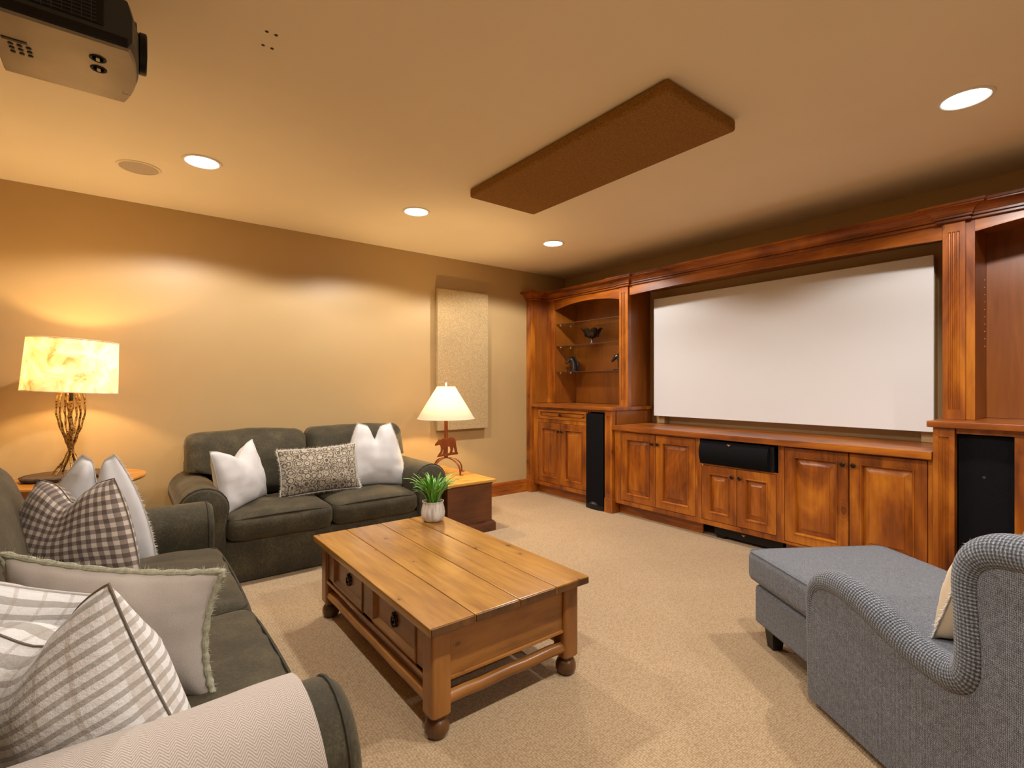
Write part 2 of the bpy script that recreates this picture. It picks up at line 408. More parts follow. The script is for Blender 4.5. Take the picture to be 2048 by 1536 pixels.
def lathe(bm, prof, c=(0, 0, 0), n=24, cap=True):
    c = Vector(c); rings = []
    for r, z in prof:
        rings.append([bm.verts.new(c + Vector((r * math.cos(2 * PI * k / n), r * math.sin(2 * PI * k / n), z))) for k in range(n)])
    for A, Bq in zip(rings, rings[1:]):
        for k in range(n): bm.faces.new((A[k], A[(k + 1) % n], Bq[(k + 1) % n], Bq[k]))
    if cap:
        bm.faces.new(rings[0][::-1]); bm.faces.new(rings[-1])
    return bm
def loft(bm, secs, cap=True, closed_sec=True):
    rings = [[bm.verts.new(Vector(p)) for p in s] for s in secs]; n = len(rings[0])
    for A, Bq in zip(rings, rings[1:]):
        for k in range(n if closed_sec else n - 1): bm.faces.new((A[k], A[(k + 1) % n], Bq[(k + 1) % n], Bq[k]))
    if cap: bm.faces.new(rings[0][::-1]); bm.faces.new(rings[-1])
    return bm
def prism(bm, poly, fn):
    """poly: 2-D outline; fn(p, s) -> 3-D point for s = 0 / 1"""
    return loft(bm, [[fn(p, 0) for p in poly], [fn(p, 1) for p in poly]])
def rloops(bm, y0, y1, z0, z1, loops, cap=True):
    """rectangle loops facing -X: loops = [(inset, x)...]"""
    secs = []
    for ins, x in loops:
        secs.append([(x, y0 + ins, z0 + ins), (x, y1 - ins, z0 + ins), (x, y1 - ins, z1 - ins), (x, y0 + ins, z1 - ins)])
    rings = [[bm.verts.new(Vector(p)) for p in s] for s in secs]
    for A, Bq in zip(rings, rings[1:]):
        for k in range(4): bm.faces.new((A[k], A[(k + 1) % 4], Bq[(k + 1) % 4], Bq[k]))
    if cap: bm.faces.new(rings[-1])
    return bm
def sgrid(n): return [math.sin(PI / 2 * (2 * i / n - 1)) for i in range(n + 1)]
def cushion(bm, c, size, r, puff=.02, front=.0, wr=0, wscale=(8, 8, 8), n=14, seed=0, shape=None):
    t = bmesh.new(); h = [s / 2 for s in size]; g = sgrid(n)
    for ax in range(3):
        for sg in (-1, 1):
            vs = []
            for a in g:
                row = []
                for b in g:
                    p = [0, 0, 0]; p[ax] = sg * h[ax]; p[(ax + 1) % 3] = a * h[(ax + 1) % 3]; p[(ax + 2) % 3] = b * h[(ax + 2) % 3]
                    row.append(t.verts.new(p))
                vs.append(row)
            for i in range(n):
                for j in range(n):
                    q = (vs[i][j], vs[i + 1][j], vs[i + 1][j + 1], vs[i][j + 1])
                    t.faces.new(q if sg > 0 else q[::-1])
    bmesh.ops.remove_doubles(t, verts=t.verts[:], dist=1e-5)
    rr = min(r, min(h) * .98)
    for v in t.verts:
        p = v.co.copy(); inn = Vector([max(-h[i] + rr, min(h[i] - rr, p[i])) for i in range(3)])
        d = p - inn
        if d.length > 1e-9: p = inn + d.normalized() * rr
        fx = 1 - (p.x / h[0]) ** 2; fy = 1 - (p.y / h[1]) ** 2; fz = 1 - (p.z / h[2]) ** 2
        q = p.copy()
        q.z += puff * max(0, fx) ** .7 * max(0, fy) ** .7 * (p.z / h[2])
        if front: q.y += front * max(0, fx) ** .7 * max(0, fz) * (p.y / h[1])
        if wr:
            s = Vector((p.x * wscale[0] + seed * 3.1, p.y * wscale[1] + seed, p.z * wscale[2]))
            k = noise.fractal(s, 1.0, 2.0, 3) * wr
            nn = Vector((p.x / h[0], p.y / h[1], p.z / h[2])); nn = Vector([x ** 3 for x in nn]); nn.normalize()
            q += nn * k * min(1, 5 * max(0, fx)) * min(1, 5 * max(0, fy))
        if shape: q = shape(q)
        v.co = q + Vector(c)
    merge(bm, t); return bm

def finish(name, bm, m, smooth=35):
    bmesh.ops.recalc_face_normals(bm, faces=bm.faces[:])
    me = bpy.data.meshes.new(name); bm.to_mesh(me); bm.free()
    for p in me.polygons: p.use_smooth = True
    me.set_sharp_from_angle(angle=math.radians(smooth))
    if m is not None: me.materials.append(M[m] if isinstance(m, str) else m)
    return me
def wnorm(o, smooth):
    if smooth <= 50:
        md = o.modifiers.new('weighted_normals', 'WEIGHTED_NORMAL'); md.keep_sharp = True
def tag(o, label=None, cat=None, group=None, kind=None):
    if label: o['label'] = label
    if cat: o['category'] = cat
    if group: o['group'] = group
    if kind: o['kind'] = kind
    return o
def root(name, loc, label, cat, group=None, rotz=0):
    o = bpy.data.objects.new(name, None); COL.objects.link(o); o.location = loc; o.rotation_euler = (0, 0, rotz)
    o.empty_display_size = .05
    o['_b'] = [loc[0], loc[1], loc[2]]
    return tag(o, label, cat, group)
ORIG = {}
def part(name, bm, m, parent, smooth=35, label=None, local=False):
    """mesh given in world coordinates (or in the root's own coordinates when local) becomes a child"""
    me = finish(name, bm, m, smooth)
    o = bpy.data.objects.new(name, me); COL.objects.link(o)
    if not local:
        base = parent
        while base.parent: base = base.parent
        me.transform(Matrix.Translation(-Vector(base.location)))
    o.parent = parent; wnorm(o, smooth)
    if label: o['label'] = label
    return o
def single(name, bm, m, label=None, cat=None, group=None, kind=None, smooth=35, origin=None):
    me = finish(name, bm, m, smooth)
    o = bpy.data.objects.new(name, me); COL.objects.link(o)
    if origin is not None:
        me.transform(Matrix.Translation(-Vector(origin))); o.location = origin
    wnorm(o, smooth)
    return tag(o, label, cat, group, kind)
def text_mesh(body, size, depth=.0004):
    cu = bpy.data.curves.new('t', 'FONT'); cu.body = body; cu.size = size; cu.extrude = depth; cu.align_x = 'CENTER'; cu.align_y = 'CENTER'; cu.resolution_u = 2
    ob = bpy.data.objects.new('t', cu); COL.objects.link(ob)
    dg = bpy.context.evaluated_depsgraph_get(); me = bpy.data.meshes.new_from_object(ob.evaluated_get(dg))
    bpy.data.objects.remove(ob); bpy.data.curves.remove(cu); return me
def text_part(name, body, size, mtx, m, parent):
    me = text_mesh(body, size); me.transform(mtx); me.name = name
    me.materials.clear(); me.materials.append(M[m])
    base = parent
    while base.parent: base = base.parent
    me.transform(Matrix.Translation(-Vector(base.location)))
    o = bpy.data.objects.new(name, me); COL.objects.link(o); o.parent = parent; return o

# ================================================================== the room
XR = WX
b = bm_new(); box(b, LX - .1, XR + .1, FY - .1, WY + .1, -.1, 0); single('floor', b, 'carpet', kind='structure')
b = bm_new(); box(b, LX - .1, XR + .1, FY - .1, WY + .1, CEIL, CEIL + .1); single('ceiling', b, 'ceiling', kind='structure')
b = bm_new(); box(b, LX - .1, XR + .1, WY, WY + .1, 0, CEIL); single('wall_back', b, 'wall', kind='structure')
b = bm_new(); box(b, XR, XR + .1, FY, WY, 0, CEIL); single('wall_right', b, 'wall', kind='structure')
b = bm_new(); box(b, LX - .1, LX, FY, WY, 0, CEIL); single('wall_left', b, 'wall', kind='structure')
b = bm_new(); box(b, LX - .1, XR + .1, FY - .1, FY, 0, CEIL); single('wall_front', b, 'wall', kind='structure')
bp = [(0, 0), (.020, 0), (.020, .082), (.017, .088), (.014, .092), (.014, .118), (.010, .128), (.004, .138), (0, .14)]
b = bm_new(); prism(b, bp, lambda p, s: (LX if s == 0 else 3.63, WY - p[0], p[1])); single('baseboard_back', b, 'alder_x', kind='structure')
b = bm_new(); prism(b, bp, lambda p, s: (LX + p[0], FY if s == 0 else WY - .02, p[1])); single('baseboard_left', b, 'alder_y', kind='structure')

b = bm_new(); prism(b, bp, lambda p, s: (XR - p[0], FY if s == 0 else -.50, p[1])); single('baseboard_right', b, 'alder_y', kind='structure')
# ------------------------------------------------------------------ recessed lights
def downlight(x, y, label):
    r = root('recessed_ceiling_light', (x, y, CEIL), label, 'ceiling light', 'recessed ceiling lights')
    b = bm_new(); lathe(b, [(.083, -.001), (.083, -.004), (.088, -.007), (.099, -.005), (.101, 0)], (x, y, CEIL), 36, cap=False); part('trim_ring', b, 'whitetrim', r)
    b = bm_new(); lathe(b, [(.084, -.0015), (.084, -.004), (.050, -.0075), (.002, -.009)], (x, y, CEIL), 32); part('lens', b, 'can_lens', r)
    ld = bpy.data.lights.new('can_light', 'SPOT'); ld.energy = CAN_W; ld.color = CAN_COL; ld.spot_size = math.radians(150); ld.spot_blend = .22; ld.shadow_soft_size = .05
    lo = bpy.data.objects.new('can_light', ld); COL.objects.link(lo); lo.location = (0, 0, -.03); lo.parent = r
    return r
downlight(.349, 3.37, 'bright round recessed ceiling light beside the round ceiling speaker')
downlight(1.707, 3.37, 'bright round recessed ceiling light above the love seat')
downlight(3.078, 3.37, 'bright round recessed ceiling light nearest the room corner')
downlight(2.978, .53, 'bright round recessed ceiling light near the right-hand bookcase')
downlight(1.66, .53, 'recessed ceiling light above the near end of the room')
downlight(.349, .53, 'recessed ceiling light above the near arm of the long sofa')
downlight(1.66, -1.7, 'recessed ceiling light at the back of the room')

# ================================================================== built-in cabinets
FX = 3.62      # pilaster fronts
FF = 3.65      # face frames
TOE = 3.725
def pilaster(bm, x, xb, y0, y1, z0, z1, zf0, zf1, nfl=3):
    w_ = y1 - y0; fw = .0145 * min(1, w_ / .09); gap = (w_ - .024 * min(1, w_ / .09) * 2 - nfl * fw) / max(1, nfl - 1) if nfl > 1 else 0
    mrg = .024 * min(1, w_ / .09)
    sec = [(xb, y0), (x, y0)]
    for i in range(nfl):
        a = y0 + mrg + i * (fw + gap)
        for k in range(7):
            th = PI * k / 6
            sec.append((x + .008 * math.sin(th), a + fw / 2 - fw / 2 * math.cos(th)))
    sec += [(x, y1), (xb, y1)]
    loft(bm, [[(p[0], p[1], zf0) for p in sec], [(p[0], p[1], zf1) for p in sec]])
    box(bm, x, xb, y0, y1, z0, zf0); box(bm, x, xb, y0, y1, zf1, z1)
def knob(parent, x, y, z):
    b = bm_new()
    t = bmesh.new(); lathe(t, [(.004, 0), (.005, .008), (.0085, .012), (.015, .017), (.0155, .021), (.011, .026), (.003, .0275)], (0, 0, 0), 16)
    t.transform(Matrix.Translation((x, y, z)) @ Matrix.Rotation(-PI / 2, 4, 'Y')); merge(b, t)
    part('knob', b, 'iron', parent, label='dark bronze knob')
def door(parent, y0, y1, z0, z1, knob_y=None, knob_z=None, fw=.058, name='door', mat='alder_z', x=None):
    x = FF - .002 if x is None else x
    b = bm_new()
    rloops(b, y0, y1, z0, z1, [(0, x + .02), (0, x + .002), (.002, x), (fw, x), (fw + .002, x - .006), (fw + .008, x - .006), (fw + .014, x + .004), (fw + .016, x + .018)], cap=False)
    d = part(name, b, mat, parent, smooth=20)
    b = bm_new()
    rloops(b, y0, y1, z0, z1, [(fw + .014, x + .025), (fw + .014, x + .017), (fw + .022, x + .016), (fw + .050, x + .0035), (fw + .052, x)], cap=True)
    part('panel', b, mat, d, smooth=20)
    if knob_y is not None: knob(d, x, knob_y, knob_z)
    return d
def carcass(parent, y0, y1, z0, z1, xf=FF, openings=(), name='face_frame', st=.0):
    pass
def frame(parent, y0, y1, z0, z1, holes, x0=FF, x1=FF + .02):
    """face frame: a board with rectangular openings (list of y0,y1,z0,z1), built from boxes"""
    ys = sorted({y0, y1, *[h[0] for h in holes], *[h[1] for h in holes]}); zs = sorted({z0, z1, *[h[2] for h in holes], *[h[3] for h in holes]})
    b = bm_new()
    for i in range(len(ys) - 1):
        run = None
        for j in range(len(zs) - 1):
            cy = (ys[i] + ys[i + 1]) / 2; cz = (zs[j] + zs[j + 1]) / 2
            hole = any(h[0] < cy < h[1] and h[2] < cz < h[3] for h in holes)
            if not hole:
                if run is None: run = zs[j]
            if (hole or j == len(zs) - 2) and run is not None:
                box(b, x0, x1, ys[i], ys[i + 1], run, zs[j] if hole else zs[j + 1]); run = None
    bmesh.ops.remove_doubles(b, verts=b.verts[:], dist=1e-5)
    return part('face_frame', b, 'alder_z', parent, smooth=20)
def side(parent, x0, x1, y0, y1, z0, z1, m='alder_panel', name='side_panel'):
    b = bm_new(); box(b, x0, x1, y0, y1, z0, z1, .001, 1); return part(name, b, m, parent)

G = 'wall of knotty alder built-in cabinets'
CT = 1.003  # top of the tall counters
# ---- left base cabinet: drawer over two doors, slot for a tower speaker, fluted post
c = root('base_cabinet', (3.9, 3.75, 0), 'knotty alder base cabinet with one drawer over two doors beside a tower speaker', 'cabinet', G)
HL = [(3.498, 4.247, .837, .945), (3.498, 4.247, .115 + .03, .80), (3.235, 3.485, 0, .945)]
frame(c, 3.235, 4.322, .105, .967, [(3.498, 4.247, .837, .945), (3.498, 4.247, .145, .80), (3.235, 3.485, .105, .945)])
side(c, TOE, TOE + .018, 3.485, 4.322, 0, .11, 'alder_y', 'toe_kick')
side(c, FF + .02, WX - .002, 3.467, 3.485, .0, .967); side(c, FF + .02, WX - .002, 4.30, 4.318, .11, .967)
side(c, FF + .02, WX - .002, 3.145, 3.163, 0, .967); side(c, FF + .021, WX - .002, 3.485, 4.30, .11, .128, name='bottom_panel')
side(c, 4.20, 4.218, 3.163, 3.467, 0, .967, name='back_panel'); side(c, FF + .03, 4.2, 3.485, 4.3, .81, .828, name='drawer_divider')
b = bm_new(); pilaster(b, FX, FF + .03, 3.145, 3.235, .135, .967, .18, .915); box(b, FX - .008, FF + .03, 3.141, 3.237, 0, .137, .003, 1); part('fluted_post', b, 'alder_z', c, smooth=25)
d = door(c, 3.501, 4.244, .840, .942, fw=.016, name='drawer', mat='alder_y'); knob(d, FF - .002, 3.873, .891)
door(c, 3.876, 4.244, .148, .797, 3.902, .715); door(c, 3.501, 3.873, .148, .797, 3.847, .715)
b = bm_new(); box(b, 3.598, WX - .002, 3.118, 4.318, .967, CT, .005, 2); single('worktop', b, 'alder_y', 'polished alder worktop under the shelves with the horse bookends', 'worktop', 'alder worktops')

# ---- left tall end post and upper shelf unit
c = root('display_cabinet', (4.0, 3.75, CT), 'knotty alder display cabinet with arched top, glass shelves and fluted end post', 'cabinet', G)
U = 3.85
b = bm_new(); pilaster(b, FX, FX + .05, 4.325, 4.412, .135, 2.165, .19, 2.10, 3); box(b, FX - .008, TOE + .02, 4.3225, 4.414, 0, .137, .003, 1); part('fluted_end_post', b, 'alder_z', c, smooth=25)
side(c, FX + .05, WX - .002, 4.322, 4.342, CT + .002, 2.165, name='end_panel'); side(c, U, U + .02, 4.19, 4.322, CT + .002, 2.165, 'alder_z', 'stile')
side(c, FX + .05, U + .02, 4.342, 4.412, CT + .002, 2.165, name='return_panel')
side(c, U + .02, 4.2, 4.195, 4.213, CT + .002, 2.165); side(c, U + .02, WX - .004, 3.165, 3.183, CT + .002, 2.165)
side(c, 4.196, 4.214, 3.183, 4.195, CT + .002, 2.165, name='back_panel'); side(c, U + .02, 4.196, 3.183, 4.195, 2.145, 2.163, name='top_panel')
b = bm_new(); pilaster(b, U - .02, U + .03, 3.132, 3.237, CT + .001, 2.165, CT + .06, 2.11); part('fluted_pilaster', b, 'alder_z', c, smooth=25)
def arch(bm, y0, y1, zt, ze, zm, x0, x1, n=20):
    poly = [(y0, zt)] + [(y0 + (y1 - y0) * i / n, ze + (zm - ze) * (1 - (2 * i / n - 1) ** 2)) for i in range(n + 1)] + [(y1, zt)]
    prism(bm, poly, lambda p, s: (x0 if s == 0 else x1, p[0], p[1]))
b = bm_new(); arch(b, 3.237, 4.19, 2.165, 2.055, 2.105, U, U + .02); part('arched_rail', b, 'alder_y', c)
for zz in (1.357, 1.648, 1.898):
    b = bm_new(); box(b, U + .03, 4.19, 3.187, 4.190, zz - .007, zz, .001, 1); s_ = part('glass_shelf', b, 'glass', c)
    b = bm_new(); box(b, U + .0275, U + .0298, 3.187, 4.190, zz - .0075, zz); part('shelf_edge', b, 'glass_edge', s_)
    for yy in (3.187, 4.187):
        for xx in (U + .09, 4.1):
            b = bm_new(); box(b, xx - .006, xx + .006, yy - .004, yy + .004, zz - .016, zz - .0072); part('shelf_pin', b, 'whitetrim', s_)

# ---- centre run: three base cabinets, one worktop
def base_unit(loc, label, y0, y1, holes, doors, toe, z1=.788):
    c = root('base_cabinet', loc, label, 'cabinet', G)
    frame(c, y0, y1, .105, z1, holes)
    if toe: side(c, TOE, TOE + .018, y0, y1, 0, .108, 'alder_y', 'toe_kick')
    side(c, FF + .02, WX - .002, y0 + .001, y0 + .018, .105, z1); side(c, FF + .02, WX - .002, y1 - .018, y1 - .001, .105, z1)
    side(c, FF + .02, WX - .002, y0 + .018, y1 - .018, .108, .126, name='bottom_panel'); side(c, 4.2, 4.216, y0 + .018, y1 - .018, .126, z1, name='back_panel')
    for dd in doors: door(c, *dd)
    return c
base_unit((3.9, 2.7, 0), 'low alder base cabinet with two raised-panel doors left of the centre speaker', 2.275, 3.140, [(2.292, 3.066, .142, .778)],
          [(2.681, 3.063, .145, .775, 2.707, .697), (2.295, 2.677, .145, .775, 2.651, .697)], True)
cm = base_unit((3.9, 1.95, 0), 'low alder base cabinet with small doors under the centre speaker slot', 1.625, 2.275, [(1.656, 2.240, .142, .578), (1.645, 2.255, .588, .784)],
          [(1.950, 2.237, .145, .575, 1.978, .512), (1.659, 1.946, .145, .575, 1.918, .512)], False)
side(cm, FF + .02, 4.2, 1.643, 2.257, .578, .588, 'black', 'speaker_shelf')
base_unit((3.9, 1.2, 0), 'low alder base cabinet with two wide doors right of the centre speaker', .785, 1.625, [(.811, 1.604, .122, .781)],
          [(1.212, 1.601, .125, .778, 1.240, .705), (.814, 1.206, .125, .778, 1.180, .705)], True)
b = bm_new(); box(b, 3.605, WX - .002, .787, 3.139, .790, .835, .005, 2); single('worktop', b, 'alder_y', 'long low alder worktop below the projector screen', 'worktop', 'alder worktops')

# ---- right base cabinet
c = root('base_cabinet', (3.9, .2, 0), 'alder base cabinet at the right edge holding the large black tower speaker', 'cabinet', G)
frame(c, -.49, .688, .105, .975, [(.458, .688, .105, .945), (-.33, .42, .145, .94)])
b = bm_new(); pilaster(b, FX, FF + .03, .690, .783, .135, .975, .18, .925); box(b, FX - .008, FF + .03, .686, .7845, 0, .137, .003, 1); part('fluted_post', b, 'alder_z', c, smooth=25)
side(c, TOE, TOE + .018, -.49, .44, 0, .11, 'alder_y', 'toe_kick')
side(c, FF + .03, WX - .002, .765, .783, 0, .975); side(c, FF + .02, WX - .002, .44, .456, 0, .975); side(c, FF + .02, WX - .002, -.49, -.472, 0, .975)
side(c, 4.2, 4.216, -.47, .765, 0, .975, name='back_panel'); side(c, FF + .03, 4.2, -.47, .44, .11, .128, name='bottom_panel')
door(c, .047, .417, .148, .937, .072, .8); door(c, -.327, .043, .148, .937, .018, .8)
b = bm_new(); box(b, 3.598, WX - .002, -.5, .808, .976, 1.012, .005, 2); single('worktop', b, 'alder_y', 'polished alder worktop above the large speaker at the right edge', 'worktop', 'alder worktops')
# ---- right bookcase
c = root('bookcase', (4.0, .2, 1.012), 'tall alder bookcase with empty back panel and peg holes at the right edge', 'bookcase', G)
b = bm_new(); pilaster(b, U - .02, U + .03, .683, .784, 1.013, 2.165, 1.07, 2.11); part('fluted_pilaster', b, 'alder_z', c, smooth=25)
side(c, U, U + .02, .644, .683, 1.013, 2.165, 'alder_z', 'stile'); side(c, U + .02, WX - .004, .650, .668, 1.013, 2.165); side(c, U + .02, WX - .004, .735, .753, 1.013, 2.165)
side(c, U + .02, WX - .004, -.45, -.432, 1.013, 2.165); side(c, U, U + .02, -.45, -.40, 1.013, 2.165, 'alder_z', 'stile')
side(c, 4.196, 4.214, -.432, .650, 1.013, 2.165, name='back_panel'); side(c, U + .02, 4.196, -.432, .65, 2.145, 2.163, name='top_panel')
b = bm_new(); arch(b, -.40, .644, 2.165, 2.095, 2.14, U, U + .02); part('arched_rail', b, 'alder_y', c)
for k in range(10):
    for xx in (4.15,):
        b = bm_new(); t = bmesh.new(); lathe(t, [(.0028, 0), (.0028, .0012)], (0, 0, 0), 8); t.transform(Matrix.Translation((xx, .650, 1.45 + k * .045)) @ Matrix.Rotation(PI / 2, 4, 'X')); merge(b, t); part('peg_hole', b, 'whitetrim', c)

# ---- cornice running over everything
c = root('cornice', (3.85, 2.0, 2.165), 'deep alder crown moulding with arched header running above the screen and cabinets', 'cornice')
def sweep(bm, path, prof):
    m = len(path); secs = []
    for i in range(m):
        P = Vector(path[i])
        def nrm(a, b_): d = (Vector(b_) - Vector(a)).normalized(); return Vector((d.y, -d.x))
        if i == 0: mit = nrm(path[0], path[1]); k = 1
        elif i == m - 1: mit = nrm(path[-2], path[-1]); k = 1
        else:
            n1 = nrm(path[i - 1], path[i]); n2 = nrm(path[i], path[i + 1]); mit = (n1 + n2).normalized(); k = 1 / max(.3, mit.dot(n1))
        secs.append([(P.x + mit.x * o * k, P.y + mit.y * o * k, z) for o, z in prof])
    rings = [[bm.verts.new(Vector(p)) for p in s] for s in secs]; n = len(prof)
    for A, Bq in zip(rings, rings[1:]):
        for k in range(n): bm.faces.new((A[k], A[(k + 1) % n], Bq[(k + 1) % n], Bq[k]))
    bm.faces.new(rings[0][::-1]); bm.faces.new(rings[-1])
prof = [(-.05, 2.166), (.010, 2.166), (.014, 2.170), (.014, 2.178), (.005, 2.1795), (.005, 2.185), (.020, 2.187), (.020, 2.198), (.024, 2.1995)]
for k in range(9):
    th = PI / 2 * k / 8
    prof.append((.026 + .044 * (1 - math.cos(th)), 2.2005 + .034 * math.sin(th)))
prof += [(.079, 2.2355), (.079, 2.243), (.087, 2.2445), (.088, 2.258), (-.05, 2.258)]
path = [(3.612, 4.412), (3.612, 4.315), (3.845, 4.315), (3.845, 3.252), (3.822, 3.252), (3.822, 3.118), (3.845, 3.118), (3.845, .800), (3.822, .800), (3.822, .668), (3.845, .668), (3.845, -.46)]
b = bm_new(); sweep(b, path, prof); part('crown_moulding', b, 'alder_y', c, smooth=18)
b = bm_new(); arch(b, .786, 3.130, 2.168, 2.078, 2.104, U, U + .022, 40); part('arched_header', b, 'alder_y', c)
b = bm_new(); box(b, U + .022, WX - .003, .786, 3.130, 2.15, 2.166); part('soffit_board', b, 'alder_y', c)
b = bm_new(); box(b, U + .0, WX - .003, -.45, 4.41, 2.238, 2.257); part('dust_board', b, 'alder_y', c)

# ---- projector screen
c = root('projector_screen', (4.1, 1.95, .91), 'large white fixed projector screen between the alder cabinets', 'screen')
b = bm_new(); box(b, 4.100, 4.112, .883, 3.030, .910, 2.050, .002, 1); part('screen_surface', b, 'screen', c)
b = bm_new(); box(b, 4.1121, 4.160, .90, .935, .93, 2.035); box(b, 4.1121, 4.16, 2.98, 3.015, .93, 2.035); box(b, 4.1121, 4.16, .935, 2.98, .93, .96); box(b, 4.1121, 4.16, .935, 2.98, 2.0, 2.035); part('back_frame', b, 'screen_edge', c)
for ya, yb in ((2.95, 3.03), (.89, .96)): b = bm_new(); box(b, 4.16, WX, ya, yb, .837, 2.03); part('mounting_batten', b, 'wall', c)

# ================================================================== speakers
def badge(parent, x, y, z, s=1.0):
    b = bm_new()
    prism(b, [(-.018 * s, .006 * s), (.018 * s, .006 * s), (.007 * s, -.003 * s), (0, -.009 * s), (-.007 * s, -.003 * s)], lambda p, q: (x - .0015 * q, y + p[0], z + p[1]))
    d = part('badge', b, 'copper', parent, label='small copper badge')
    text_part('badge_lettering', 'Klipsch', .0065 * s, Matrix.Translation((x - .0018, y, z + .0025 * s)) @ Matrix(((0, 0, -1, 0), (-1, 0, 0, 0), (0, 1, 0, 0), (0, 0, 0, 1))), 'black', d)
def hex_front(bm, y0, y1, z0, z1, x, xb, bulge, n=10):
    """cabinet with a front that is gently curved across its width"""
    sec = [(xb, y0)] + [(x + bulge * ((2 * i / n - 1) ** 2), y0 + (y1 - y0) * i / n) for i in range(n + 1)] + [(xb, y1)]
    loft(bm, [[(p[0], p[1], z0) for p in sec], [(p[0], p[1], z1) for p in sec]])
c = root('tower_speaker', (3.75, 3.365, 0), 'slim black tower speaker in the slot beside the drawer cabinet', 'speaker', 'black home theatre speakers')
b = bm_new(); box(b, 3.635, 4.0, 3.255, 3.470, .012, .930, .004, 1); part('cabinet_body', b, 'black', c)
b = bm_new(); hex_front(b, 3.250, 3.475, .045, .928, 3.603, 3.637, .012); part('grille', b, 'grille', c)
b = bm_new(); hex_front(b, 3.247, 3.478, 0, .046, 3.598, 3.64, .018); part('plinth', b, 'black', c)
b = bm_new(); prism(b, [(.05 * math.cos(PI * k / 12), .028 * math.sin(PI * k / 12)) for k in range(13)], lambda p, q: (3.6035 - .006 * q, 3.362 + p[0], .048 + p[1])); bd = part('badge_arch', b, 'slate', c)
badge(bd, 3.5972, 3.362, .060, .8)
c = root('tower_speaker', (3.8, .573, 0), 'large black floor speaker in the right base cabinet behind the chaise', 'speaker', 'black home theatre speakers')
b = bm_new(); box(b, 3.70, 4.10, .468, .680, .01, .935, .004, 1); part('cabinet_body', b, 'black', c)
b = bm_new(); hex_front(b, .462, .684, .01, .938, 3.672, 3.705, .008); part('grille', b, 'grille', c)
b = bm_new(); prism(b, [(.007 * math.cos(PI * k / 8) * 1.0, .007 * math.sin(PI * k / 8)) for k in range(16)], lambda p, q: (3.6725 - .001 * q, .578 + p[0], .715 + p[1])); part('badge', b, 'slate', c)
c = root('centre_speaker', (3.8, 1.95, .588), 'wide black centre speaker in the slot under the screen', 'speaker', 'black home theatre speakers')
b = bm_new(); box(b, 3.64, 3.95, 1.672, 2.232, .5885, .776, .004, 1); part('cabinet_body', b, 'black', c)
b = bm_new()
sec = [(3.645, .592)] + [(3.600 + .03 * ((2 * i / 10 - 1) ** 2), .592 + .182 * i / 10) for i in range(11)] + [(3.645, .774)]
loft(b, [[(p[0], y, p[1]) for p in sec] for y in (1.700, 2.236)]); part('grille', b, 'grille', c)
badge(c, 3.6085, 1.99, .755, .9)
c = root('subwoofer', (3.9, 1.95, 0), 'flat black subwoofer in the toe space below the centre cabinet', 'speaker', 'black home theatre speakers')
b = bm_new(); box(b, 3.715, 4.05, 1.64, 2.17, .022, .100, .006, 2); part('cabinet_body', b, 'black', c)
for yy in (1.69, 2.12): b = bm_new(); box(b, 3.725, 3.78, yy - .035, yy + .035, 0, .024, .003, 1); part('foot', b, 'black', c)
badge(c, 3.7145, 1.93, .066, .9)

# ================================================================== ornaments on the glass shelves
def bowl():
    cx, cy, z = 4.03, 3.79, 1.648
    c = root('footed_bowl', (cx, cy, z), 'dark bronze lotus bowl on a pale foot on the middle glass shelf', 'bowl')
    b = bm_new(); lathe(b, [(.034, 0), (.034, .006), (.020, .016), (.011, .035), (.010, .052), (.018, .060), (.018, .066), (.012, .070)], (cx, cy, z), 20); part('stem', b, 'pewter', c)
    b = bm_new(); lathe(b, [(.012, .068), (.040, .076), (.068, .098), (.082, .130), (.086, .150), (.082, .150), (.076, .130), (.06, .104), (.03, .086), (.004, .084)], (cx, cy, z), 28); part('bowl_body', b, 'bowl', c)
    for k in range(8):
        a = 2 * PI * k / 8 + .2
        b = bm_new(); rows = []
        for i in range(7):
            t = i / 6; r = .070 + .022 * t + .030 * t * t; hz = .085 + .105 * t - .01 * t ** 3; wd = .036 * math.sin(PI * min(1, .25 + .75 * (1 - t))) ** .7 if t < 1 else .001
            rows.append([(cx + (r + dr) * math.cos(a) - s * wd * math.sin(a), cy + (r + dr) * math.sin(a) + s * wd * math.cos(a), z + hz) for s, dr in ((-1, -.004), (0, .003), (1, -.004), (0, .0065))])
        loft(b, rows); part('petal', b, 'bowl', c)
bowl()
